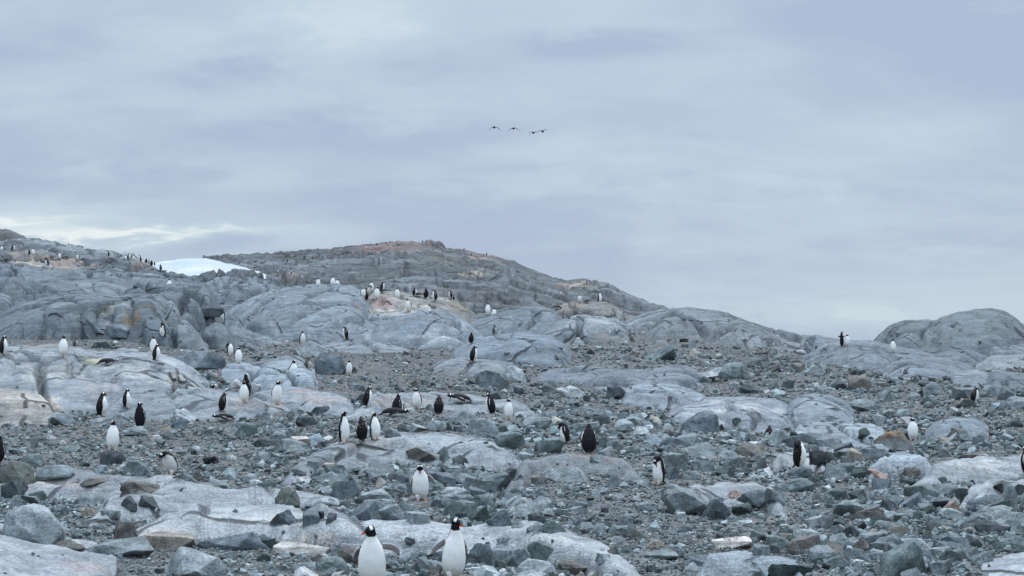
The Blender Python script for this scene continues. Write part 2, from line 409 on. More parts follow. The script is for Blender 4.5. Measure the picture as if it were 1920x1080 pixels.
# foreground slabs
L('rock_slab', [(520, 886), (570, 858), (620, 840), (680, 825), (740, 818), (800, 817), (860, 820), (920, 830), (965, 842), (1000, 862)], 42.5, 3.4, 3, (.31, .33, .35), .8, rough=.04)
L('rock_slab', [(-300, 895), (-60, 892), (40, 886), (120, 885), (200, 891), (280, 898), (350, 905), (420, 910), (480, 925)], 37, 2.4, 2, (.30, .31, .325), .8, rough=.10, a=3)
L('rock_slab', [(150, 945), (230, 926), (330, 922), (450, 922), (560, 934), (640, 950), (690, 972)], 33.5, 3.2, 2.5, (.32, .335, .35), .5, rough=.03, a=3)
L('rock_slab', [(190, 1000), (250, 976), (330, 966), (410, 952), (480, 949), (560, 962), (640, 978), (740, 986), (860, 990), (960, 992), (1060, 1006), (1150, 1022), (1220, 1042)], 28.5, 2.5, 2, (.36, .372, .385), .75, rough=.03, a=3)
L('rock_slab', [(-500, 990), (-60, 996), (0, 1004), (60, 1020), (150, 1037), (240, 1046), (310, 1054), (420, 1075), (500, 1100)], 23, 6, 3, (.34, .35, .365), .8, rough=.02)
L('rock_slab', [(1690, 1110), (1760, 1078), (1820, 1060), (1880, 1050), (1960, 1044), (2300, 1040)], 22, 5, 3, (.42, .43, .45), .7, rough=.02)
L('rock_slab', [(1690, 905), (1730, 884), (1780, 868), (1840, 859), (1920, 855), (2100, 855), (2300, 870)], 41, 3, 3, (.335, .345, .36), .9, rough=.03, b=1.8)
L('rock_slab', [(1790, 925), (1830, 904), (1880, 898), (1940, 897), (2200, 905)], 37, 2.2, 2, (.33, .34, .355), .6)
L('rock_slab', [(1260, 930), (1300, 910), (1350, 906), (1410, 909), (1460, 922), (1480, 936)], 35.5, 2.2, 2, 'pale', .5, rough=.02)
L('rock_slab', [(940, 890), (990, 866), (1060, 850), (1120, 852), (1170, 862), (1210, 880)], 40, 1.5, 2, (.25, .262, .275), .6, rough=.12)
L('rock_slab', [(1290, 1060), (1330, 1038), (1390, 1037), (1450, 1044), (1500, 1056), (1530, 1075)], 24.5, 1.6, 2, 'l', .4, rough=.04)
L('rock_slab', [(1440, 860), (1480, 848), (1520, 850), (1560, 868)], 43, 2, 2, (.33, .34, .35), .5, rough=.08)
L('rock_slab', [(1620, 885), (1650, 862), (1690, 852), (1730, 858), (1760, 875)], 42, 2, 2, 'l', .5, rough=.06)

# joint blocks of the left cliff
for pts_, dc_, t_ in (([(246, 590), (250, 568), (262, 563), (282, 563), (290, 572), (293, 590)], 81, 'g'), ([(268, 612), (272, 594), (300, 590), (322, 598), (330, 618)], 79.5, 'blue'),
                      ([(306, 606), (311, 572), (320, 565), (333, 578), (340, 600), (342, 622)], 82, 'l'), ([(210, 598), (215, 576), (232, 568), (244, 578), (246, 598)], 81, 'l'),
                      ([(85, 585), (95, 574), (130, 566), (146, 570), (150, 582)], 80.5, 'l'), ([(148, 580), (152, 569), (168, 566), (178, 574), (180, 584)], 80.5, 'g'),
                      ([(322, 640), (330, 606), (350, 604), (378, 634), (392, 648)], 80, 'l'), ([(345, 560), (352, 545), (372, 540), (395, 552), (402, 575)], 98, 'g'),
                      ([(228, 560), (236, 540), (262, 531), (300, 530), (318, 536), (322, 556)], 104, 'g'), ([(0, 530), (10, 520), (30, 524), (44, 534), (50, 545)], 116, 'l'),
                      ([(-30, 575), (-20, 552), (6, 548), (20, 556), (26, 575)], 93, 'l'), ([(20, 580), (28, 560), (44, 558), (54, 568), (58, 580)], 92, 'g'),
                      ([(366, 650), (384, 614), (404, 603), (426, 611), (446, 640)], 84, 'g'), ([(400, 560), (412, 545), (440, 541), (462, 548), (470, 560)], 128, 'g'), ([(395, 640), (410, 618), (440, 612), (470, 620), (500, 640)], 88, 'l'),
                      ([(-50, 700), (-20, 660), (6, 655), (26, 668), (34, 684)], 57, 'pale'), ([(1500, 640), (1515, 628), (1535, 627), (1550, 634), (1558, 646)], 106, 'l')):
    L('rock_outcrop', pts_, dc_, 2.6+dc_*.012, 4, t_, .3, a=3.2, b=2.2, rough=.06)

def lv_at(uu, js):
    return np.stack([np.interp(uu, ku, lv[:, j]) for j in js], 1)


logD = np.log(D)
wx = X+1.2*perlin(X/6, Y/6, 31); wy = Y+1.2*perlin(X/6+9, Y/6, 32)
e1, cid1 = voro(wx/3.6, wy/5.0, 5)
e2, cid2 = voro(wx/1.5+5, wy/2.2, 6)
e3, cid3 = voro(X/22+.5*perlin(X/30, Y/30, 2), Y/34, 7)
nA = fbm(X/3.0, Y/3.6, 41, 4); nB = fbm(X/16+3, Y/30, 42, 5, .6); nC = fbm(X/.7, Y/.9, 43, 3)
nB0 = fbm(X/9, Y/12, 44, 2)
# ledges of the layered hillside, dipping gently to the right
lg = np.log(DD)
ph = lg*15+X*.012+1.1*fbm(X/60, lg*3, 51, 3)
fr_ = ph-np.floor(ph); ledge = np.where(fr_ < .10, fr_/.10, (1-fr_)/.90)-.5
ph2 = lg*37-X*.02+1.3*fbm(X/26, lg*7, 52, 3)
fr2 = ph2-np.floor(ph2); ledge2 = np.where(fr2 < .25, fr2/.25, (1-fr2)/.75)-.5
LEDGE = (ledge*11*(.45+.9*np.clip(.5+fbm(X/50, lg*8, 53, 2), 0, 1))+ledge2*3.2)*DD/F
nS = fbm(X/(.22*DD), lg*9, 54, 4, .55)
cellw = DD*.0024
crack_near = np.maximum(.35, DD*.011)*np.exp(-(e1*3.6/np.maximum(.15, cellw*1.2))**2)*np.clip((nB0+.45)*4, 0, 1)+np.maximum(.12, DD*.004)*np.exp(-(e2*1.5/np.maximum(.06, cellw*.9))**2)*np.clip((nA-.1)*5, 0, 1)
crack_far = 1.3*np.exp(-(e3*24/np.maximum(.9, cellw*1.2))**2)
step_near = (cid1-.5)*.40+(cid2-.5)*.10
step_far = (cid3-.5)*2.4

for i, l in enumerate(layers, 1):
    pu = np.array([p[0] for p in l['pts']], float); pv = np.array([p[1] for p in l['pts']], float)
    c0, c1 = np.searchsorted(U, pu[0]), np.searchsorted(U, pu[-1])
    uu = U[c0:c1]
    # smooth the outline a little
    fine = np.interp(np.arange(pu[0], pu[-1], 1.), pu, pv)
    kk = np.hanning(13); kk /= kk.sum()
    fine = np.convolve(np.pad(fine, 6, 'edge'), kk, 'valid')
    v = np.interp(uu, np.arange(pu[0], pu[-1], 1.)[:len(fine)], fine)
    if l['lin'] and l['dc'] > 150:
        v = v+1.5*perlin(uu/17., uu*0+i, 3)+np.round(perlin(uu/8., uu*0+i*3, 4)*1.6)*1.1
    elif not l['lin']:
        v = v+.8*perlin(uu/11., uu*0+i, 3)
    zr = (Y0-v)*l['dc']/F
    jd = np.searchsorted(D, l['dc'])
    zb = BASE[c0:c1, jd]
    dcu = np.full(c1-c0, float(l['dc']))
    if l['auto']:
        # low slab: its back edge lies where ground plus slab thickness meets the measured line
        js = np.where((D > l['dc']*.62) & (D < l['dc']*1.35))[0]
        smooth_base = lv_at(uu, js)
        r_ = Y0-F*(smooth_base+l['auto'])/D[js][None]
        jb = js[np.argmin(np.abs(r_-v[:, None]), 1)]
        dcu = D[jb]
        kk2 = np.hanning(61); kk2 /= kk2.sum()
        if len(dcu) > 70: dcu = np.convolve(np.pad(dcu, 30, 'edge'), kk2, 'valid')
        zb = BASE[np.arange(c0, c1), np.searchsorted(D, dcu)]
        zr = (Y0-v)*dcu/F
        ends = np.clip(np.minimum(uu-uu[0], uu[-1]-uu)/(.16*(uu[-1]-uu[0])), 0, 1)**.6
        zr = zb+np.clip(zr-zb, .10, l['auto']*2)*ends-.1*(1-ends)
    if l['auto']: wf_mul = (dcu/l['dc'])**5
    else: wf_mul = 1
    dcu = dcu[:, None]
    A = zr-zb
    Am = max(A.max(), .05)
    k = np.clip(A/Am, 0, 1)**.45
    k = np.where(A > 0, k, 0.001)
    wf = (l['wf']*(.35+.65*k)*wf_mul)[:, None]; wb = (l['wb']*(.35+.65*k))[:, None]
    dd = DD[c0:c1]
    wob = .12*l['wf']*perlin(X[c0:c1]/(l['wf']*.9), Y[c0:c1]/(l['wf']*.9), 60+i)
    s = np.where(dd < dcu, (dcu-dd+wob*np.clip((dcu-dd)/wf*2, 0, 1))/wf, (dd-dcu)/wb)
    s = np.clip(s, 0, 1.02)
    if l['lin']:
        # long slope rising away from the viewer: row falls with distance
        d0 = l['dc']-l['wf']
        sf = np.clip((np.log(np.maximum(dd, d0))-math.log(d0))/(math.log(l['dc'])-math.log(d0)), 0, 1)
        vf = 620.0
        row = vf-(vf-v[:, None])*sf**1.25
        zz_f = (Y0-row)*dd/F
        zz_b = zr[:, None]-(dd-l['dc'])*.5
        zz = np.where(dd < l['dc'], zz_f, zz_b)
        zz = np.where(dd < d0, -99, zz)
        p = np.ones_like(zz); scale = np.where(dd < l['dc'], np.clip((1-sf)*3.5, .0, 1)**.7, 0)
        amp = (nS[c0:c1]*l['rough']*dd*.16+LEDGE[c0:c1]*(1 if l['dc'] > 300 else .7))*scale
        if l['dc'] > 300:
            amp = amp+step_far[c0:c1]*scale*.35-crack_far[c0:c1]*scale*1.5
        else:
            amp = amp+step_near[c0:c1]*1.3*scale-crack_near[c0:c1]*l['crack']*1.5
        zz = zz+amp
    else:
        p = np.clip(1-s**l['a'], 0, 1)**(1/l['b'])
        top = np.clip(1-s*2.2, 0, 1)
        zz = BASE[c0:c1]-.12+(A[:, None]+.12)*p
        roughamp = l['rough']*Am*2.0
        sup = 1-.85*top          # keep the crest line where it was measured
        zz = zz+(nA[c0:c1]*roughamp*.45+nC[c0:c1]*.014*min(1, 40/l['dc'])*3)*np.clip(p*2, 0, 1)*sup
        if l['crack'] > 0:
            big = min(1.0, Am/1.2)
            zz = zz+(step_near[c0:c1]*big*(.8 if l['crack'] > .8 else .3)*sup-crack_near[c0:c1]*l['crack']*(.35+.65*big)*np.clip(dd/50, .35, 1.))*np.clip(p*2, 0, 1)
        zz = np.where((A[:, None] <= 0) | (s > 1), -99, zz)
    cur = Z[c0:c1]
    m = zz > cur
    Z[c0:c1] = np.where(m, zz, cur)
    LID[c0:c1][m] = i
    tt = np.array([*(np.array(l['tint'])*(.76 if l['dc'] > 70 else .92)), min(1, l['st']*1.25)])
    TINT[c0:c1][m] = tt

# broken ledges and shelves on the hillsides: abrupt toward the shore, fading uphill
far_ids = [i for i, l in enumerate(layers, 1) if l['lin']]
rl = np.random.default_rng(11)
ROW = Y0-F*Z/DD
dZ = np.zeros_like(Z)
specs = []
for n_ in range(330):
    if n_ < 200: u0, v0 = rl.uniform(330, 1260), rl.uniform(462, 600)
    else: u0, v0 = rl.uniform(-250, 520), rl.uniform(466, 570)
    specs.append((u0, v0, rl.uniform(18, 95)*(1.5 if rl.uniform() < .15 else 1), rl.uniform(3.5, 12.0)*(1.4 if rl.uniform() < .15 else 1), rl.uniform(-.02, .10)))
specs += [(812, 465, 26, 16, 0), (838, 466, 12, 12, .05), (790, 466, 22, 5, 0), (905, 492, 55, 9, .12), (935, 500, 30, 7, .1), (870, 484, 30, 7, .05), (1090, 530, 45, 5, .03), (700, 470, 50, 4, 0), (600, 484, 60, 5, 0), (1180, 560, 40, 6, .1)]
for k_, (u0, v0, w_, a_, dip) in enumerate(specs):
    c_ = int(np.searchsorted(U, u0)); j_ = int(np.argmax(ROW[c_] <= v0))
    if ROW[c_, j_] > v0 or LID[c_, j_] not in far_ids: continue
    d0_ = D[j_]
    c0, c1 = np.searchsorted(U, u0-w_), np.searchsorted(U, u0+w_)
    j0, j1 = np.searchsorted(D, d0_*.86), np.searchsorted(D, d0_*1.5)
    uu = UU[c0:c1, j0:j1]; dd = DD[c0:c1, j0:j1]
    x_ = (uu-u0)/w_
    df = d0_*(1-dip*x_+.05*perlin(x_*2.2+k_, x_*0+k_*.37, 5)+.016*perlin(x_*9+k_, x_*0+k_*.7, 6)+.07*x_*x_)
    t_ = (dd-df)/df
    pr = np.where(t_ < 0, np.clip(1+t_/.0038, 0, 1), np.exp(-t_/.075))
    lat = np.clip(1-x_*x_, 0, 1)**.6
    add = pr*lat*a_*d0_/F
    sl_ = np.isin(LID[c0:c1, j0:j1], far_ids)
    # stay below the measured skyline
    dZ[c0:c1, j0:j1] = np.maximum(dZ[c0:c1, j0:j1], np.where(sl_, add, 0))
sky_keep = np.ones_like(Z)
for i in far_ids:
    m = LID == i
    sky_keep[m] = np.clip((layers[i-1]['dc']/DD[m]-1)*6, .6, 1)
Z += dZ*sky_keep
ROW = Y0-F*Z/DD
OCC = np.minimum.accumulate(ROW, axis=1)          # lowest row number reached nearer than here
OCC = np.concatenate([np.full((NU, 1), 4000.), OCC[:, :-1]], axis=1)

# --- stains that belong to the rock: guano pink, lichen ochre; centres given on the ground by sight
def stain(u, v, wu, wv, colr, k, st=None, seed=1, d=None):
    du = (UU-u)/wu; dv = (ROW-v)/wv
    w = np.exp(-(du*du+dv*dv))
    if d: w = w*np.exp(-((DD-d)/(d*.22))**2)
    n = fbm(X/(.018*(d or 50)), Y/(.03*(d or 50)), 90+seed, 4, .65)
    w = np.clip((w-.42+.75*n)*3.2, 0, 1)*np.clip(w*3, 0, 1)*k*.8
    w = np.where(LID > 0, w, w*.3)[..., None]
    TINT[..., :3] = TINT[..., :3]*(1-w)+np.array(colr)*w
    if st is not None:
        TINT[..., 3:] = TINT[..., 3:]*(1-w)+st*w


PK = (.42, .30, .27); OC = (.27, .18, .10); WH = (.46, .45, .43); TN = (.50, .42, .33); DK = (.10, .085, .07); DG = (.09, .10, .105)
stain(735, 464, 85, 17, (.44, .27, .245), 1.2, d=540, seed=1)
stain(770, 470, 40, 8, (.38, .28, .25), .6, d=520, seed=2)
stain(905, 480, 40, 9, (.50, .33, .28), .8, d=540, seed=3)
stain(845, 487, 70, 9, (.17, .16, .11), .8, d=480, seed=4)
stain(790, 468, 30, 9, (.16, .19, .20), .6, d=540, seed=24)
stain(880, 497, 50, 8, (.08, .09, .095), .7, d=480, seed=25)
stain(900, 513, 40, 6, TN, .8, d=420, seed=5)
stain(1085, 536, 45, 9, (.42, .33, .25), .9, d=480, seed=6)
stain(880, 555, 90, 22, (.20, .19, .19), .6, d=240, seed=7)
stain(700, 520, 80, 12, (.17, .19, .20), .5, d=280, seed=27)
stain(545, 516, 45, 5, TN, .8, d=400, seed=8)
stain(60, 483, 70, 12, (.50, .40, .32), .9, st=.5, d=165, seed=9)
stain(120, 495, 55, 12, (.55, .40, .33), .9, st=.5, d=160, seed=10)
stain(280, 495, 40, 8, (.48, .36, .30), .85, d=180, seed=11)
stain(190, 488, 25, 5, (.03, .03, .03), .8, d=175, seed=12)
stain(265, 600, 45, 13, OC, .9, st=.1, seed=13)
stain(205, 590, 20, 20, (.38, .34, .24), .6, seed=14)
stain(715, 570, 45, 14, (.42, .27, .25), .95, st=.4, d=112, seed=15)
stain(770, 582, 70, 9, (.62, .56, .50), .7, d=112, seed=16)
stain(855, 575, 30, 9, (.40, .30, .20), .7, d=112, seed=17)
stain(800, 560, 60, 8, WH, .5, d=112, seed=18)
stain(1095, 572, 50, 8, (.45, .37, .30), .8, d=118, seed=19)
stain(1120, 600, 60, 18, (.55, .56, .58), .5, seed=20)
stain(50, 752, 60, 16, (.52, .45, .36), .7, seed=21)
stain(330, 715, 45, 16, (.52, .50, .42), .6, seed=22)
stain(175, 678, 18, 8, (.50, .45, .27), .7, seed=23)
stain(600, 1010, 60, 8, (.55, .42, .34), .6, seed=28)
stain(150, 1065, 40, 12, (.56, .46, .44), .6, seed=29)
stain(800, 632, 110, 8, (.55, .56, .57), .7, d=95, seed=30)
stain(860, 610, 40, 12, (.40, .44, .47), .6, d=97, seed=31)
stain(790, 610, 50, 13, (.16, .20, .24), .6, d=97, seed=32)
for k_, (u_, v_, w_, h_, c_) in enumerate([(575, 738, 28, 9, PK), (600, 752, 40, 8, (.33, .27, .25)), (744, 752, 50, 10, (.34, .29, .27)), (800, 765, 50, 8, WH), (460, 758, 50, 9, (.36, .32, .30)),
        (690, 828, 50, 8, (.33, .29, .28)), (760, 836, 60, 7, WH), (1100, 852, 45, 9, (.33, .28, .26)), (250, 690, 50, 14, WH), (90, 700, 60, 14, WH), (200, 730, 60, 12, (.33, .30, .29)),
        (1370, 765, 70, 9, WH), (1830, 872, 60, 8, WH), (430, 900, 60, 8, (.36, .31, .29)), (110, 905, 60, 9, (.40, .34, .32)), (700, 690, 120, 25, (.21, .18, .165)), (1180, 640, 90, 14, (.24, .22, .20)),
        (120, 648, 90, 10, (.24, .22, .21)), (380, 820, 130, 22, (.21, .20, .185)), (480, 975, 90, 9, WH), (1000, 1012, 90, 8, WH), (300, 1000, 40, 9, (.42, .37, .35))]):
    stain(u_, v_, w_*1.25, h_*1.3, c_, .85, st=1, seed=40+k_)

TINT[..., :3] = np.clip(TINT[..., :3], .02, .8)
# broad natural variation between joint blocks
TINT[..., :3] *= np.where(LID > 0, 1+.30*(cid1-.5)+.07*nA+np.where(DD > 140, .42*np.tanh(2.2*nS), .16*nS), 1)[..., None]
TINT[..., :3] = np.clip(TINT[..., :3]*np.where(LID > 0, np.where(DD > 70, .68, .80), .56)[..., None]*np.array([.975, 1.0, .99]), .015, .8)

VID = np.arange(NU*ND, dtype=np.int64).reshape(NU, ND)
P = np.stack([X, Y, Z], -1).reshape(-1, 3)
TA = TINT.reshape(-1, 4)
q = np.stack([VID[:-1, :-1], VID[1:, :-1], VID[1:, 1:], VID[:-1, 1:]], -1).reshape(-1, 4)
qid = np.maximum.reduce([LID[:-1, :-1], LID[1:, :-1], LID[1:, 1:], LID[:-1, 1:]]).reshape(-1)
# leave out ground nobody could see from near the viewpoint (deep behind the crests)
hid = (ROW-OCC > 60)
hq = (hid[:-1, :-1] & hid[1:, :-1] & hid[1:, 1:] & hid[:-1, 1:]).reshape(-1)
q = q[~hq]; qid = qid[~hq]
for i in range(0, len(layers)+1):
    f = q[qid == i]
    if len(f) < 4: continue
    ids, inv = np.unique(f, return_inverse=True)
    l = layers[i-1] if i else None
    name = l['name'] if l else 'ground'
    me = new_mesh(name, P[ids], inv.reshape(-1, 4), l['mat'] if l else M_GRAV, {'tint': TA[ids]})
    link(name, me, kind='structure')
# the sea beyond the shore, far out to the horizon
R = 9000
sm = bpy.data.materials.new('sea_water'); sm.use_nodes = True
_b = sm.node_tree.nodes['Principled BSDF']; _b.inputs['Base Color'].default_value = (.03, .05, .07, 1); _b.inputs['Roughness'].default_value = .25
link('water', new_mesh('water', [(-R, -R, -9), (R, -R, -9), (R, R, -9), (-R, R, -9)], [(0, 1, 2, 3)], sm), kind='structure')


def col_of(u): return int(np.clip(np.searchsorted(U, u), 0, NU-1))


def hit(u, v):
    """nearest visible terrain point at photo position (u, v) -> distance, height, layer"""
    c = col_of(u)
    j = np.argmax(ROW[c] <= v)
    if ROW[c, j] > v: return None
    return D[j], Z[c, j], LID[c, j]


def place(u, vt, vb, H, peek=False, d0=None):
    """distance at which a thing of height H standing on the terrain shows between rows vt and vb"""
    c = col_of(u)
    D0 = d0 or F*H/max(vb-vt, 1)
    ok = (D > D0*(.9 if d0 else .72)) & (D < D0*(1.1 if d0 else 1.4))
    j = np.where(ok)[0]
    r = ROW[c, j]; top = Y0-F*(Z[c, j]+H)/D[j]
    if peek:
        cost = np.abs(top-vt)+.02*np.abs(D[j]-D0)
    else:
        cost = np.abs(r-vb)+12*np.clip(r-OCC[c, j]-1.0, 0, 5)+np.abs(np.log(D[j]/D0))*6
    k = j[np.argmin(cost)]
    return D[k], Z[c, k], float(ROW[c, k])
# ------------------------------------------------------------------ penguins
mp_ = bpy.data.materials.new('plumage'); mp_.use_nodes = True
_t = mp_.node_tree; _b = _t.nodes['Principled BSDF']; _nb = NB(_t)
_at = _nb.n('ShaderNodeAttribute', attribute_name='tint')
_co = _nb.n('ShaderNodeTexCoord').outputs['Object']
_n = _nb.noise(_co, 9, 4, .6); _n2 = _nb.noise(_co, 60, 3, .7)
_k = _nb.m('ADD', _nb.m('MULTIPLY', _n, .35), _nb.m('MULTIPLY', _n2, .25)); _k = _nb.m('ADD', _k, .70)
_s = _nb.n('ShaderNodeVectorMath', operation='SCALE'); _t.links.new(_at.outputs['Color'], _s.inputs[0]); _t.links.new(_k, _s.inputs['Scale'])
# grit and soiling low on the body where the alpha says so
_g = _nb.m('MULTIPLY', _nb.ramp(_nb.noise(_co, 26, 4, .75), .55, .72), _at.outputs['Alpha'])
_c = _nb.mix(_nb.m('MULTIPLY', _g, .7), _s.outputs[0], (.40, .36, .30))
_t.links.new(_c, _b.inputs['Base Color']); _b.inputs['Roughness'].default_value = .62
_b.inputs['Specular IOR Level'].default_value = .12
_bp = _nb.n('ShaderNodeBump'); _bp.inputs['Strength'].default_value = .25; _bp.inputs['Distance'].default_value = .006
_t.links.new(_n2, _bp.inputs['Height']); _t.links.new(_bp.outputs[0], _b.inputs['Normal'])
M_PLUME = mp_

BLACK = np.array([.010, .010, .012, .10]); BROWNB = np.array([.050, .038, .034, .15]); WHITE = np.array([.79, .775, .735, .22])
BEAK = np.array([.62, .085, .035, 0]); FOOT = np.array([.58, .22, .14, 0]); UNDER = np.array([.30, .28, .27, 0])


def crom(P_, n):
    P_ = np.array(P_, float); m = len(P_)
    t = np.linspace(0, m-1, n); i = np.clip(np.floor(t).astype(int), 0, m-2); f = (t-i)[:, None]
    p0 = P_[np.clip(i-1, 0, m-1)]; p1 = P_[i]; p2 = P_[i+1]; p3 = P_[np.clip(i+2, 0, m-1)]
    return .5*((2*p1)+(-p0+p2)*f+(2*p0-5*p1+4*p2-p3)*f*f+(-p0+3*p1-3*p2+p3)*f**3)


class Fig:
    def __init__(s): s.co = []; s.f = []; s.c = []; s.n = 0
    def add(s, co, f, c):
        s.co.append(co); s.f.append(np.asarray(f)+s.n); s.c.append(c); s.n += len(co)
    def loft(s, pts, rad, side, colf, nr=48, nc=40, front=None):
        """pts (k,3), rad (k,2) half width along side and half depth; colf(t, phi) -> colours; phi 0 = front"""
        pr = crom(np.hstack([np.array(pts, float), np.array(rad, float)]), nr)
        pc = pr[:, :3]; r = np.maximum(pr[:, 3:], .001)
        tg = np.gradient(pc, axis=0); tg /= np.linalg.norm(tg, axis=1)[:, None]+1e-9
        sd_ = np.array(side, float)
        if sd_.ndim == 1: sd_ = np.repeat(sd_[None], nr, 0)
        else: sd_ = crom(sd_, nr)
        sd_ = sd_-(sd_*tg).sum(1)[:, None]*tg; sd_ /= np.linalg.norm(sd_, axis=1)[:, None]
        fr = np.cross(sd_, tg)           # front for an upward spine with side +X is -Y
        fr = -np.cross(tg, sd_)*-1 if False else fr
        ph = np.arange(nc)/nc*2*np.pi
        co = pc[:, None]+fr[:, None]*(np.cos(ph)[None, :, None]*r[:, None, 1:2])+sd_[:, None]*(np.sin(ph)[None, :, None]*r[:, None, 0:1])
        t = np.repeat(np.linspace(0, 1, nr)[:, None], nc, 1); pp = np.repeat(ph[None], nr, 0)
        pp = np.abs((pp+np.pi) % (2*np.pi)-np.pi)
        c = colf(t, pp, co)
        co = co.reshape(-1, 3)
        i = np.arange(nr-1)[:, None]*nc; j = np.arange(nc)[None]; j2 = (j+1) % nc
        q_ = np.stack([i+j, i+j2, i+nc+j2, i+nc+j], -1).reshape(-1, 4)
        co = np.vstack([co, pc[:1], pc[-1:]]); c = np.vstack([c.reshape(-1, 4), c[0, 0], c[-1, 0]])
        tri0 = np.stack([np.full(nc, nr*nc), (np.arange(nc)+1) % nc, np.arange(nc), np.full(nc, nr*nc)], -1)
        b0 = (nr-1)*nc
        tri1 = np.stack([np.full(nc, nr*nc+1), b0+np.arange(nc), b0+(np.arange(nc)+1) % nc, np.full(nc, nr*nc+1)], -1)
        s.add(co, np.vstack([q_, tri0, tri1]), c)


def const(c): return lambda t, p, co: np.broadcast_to(np.array(c, float), t.shape+(4,)).copy()


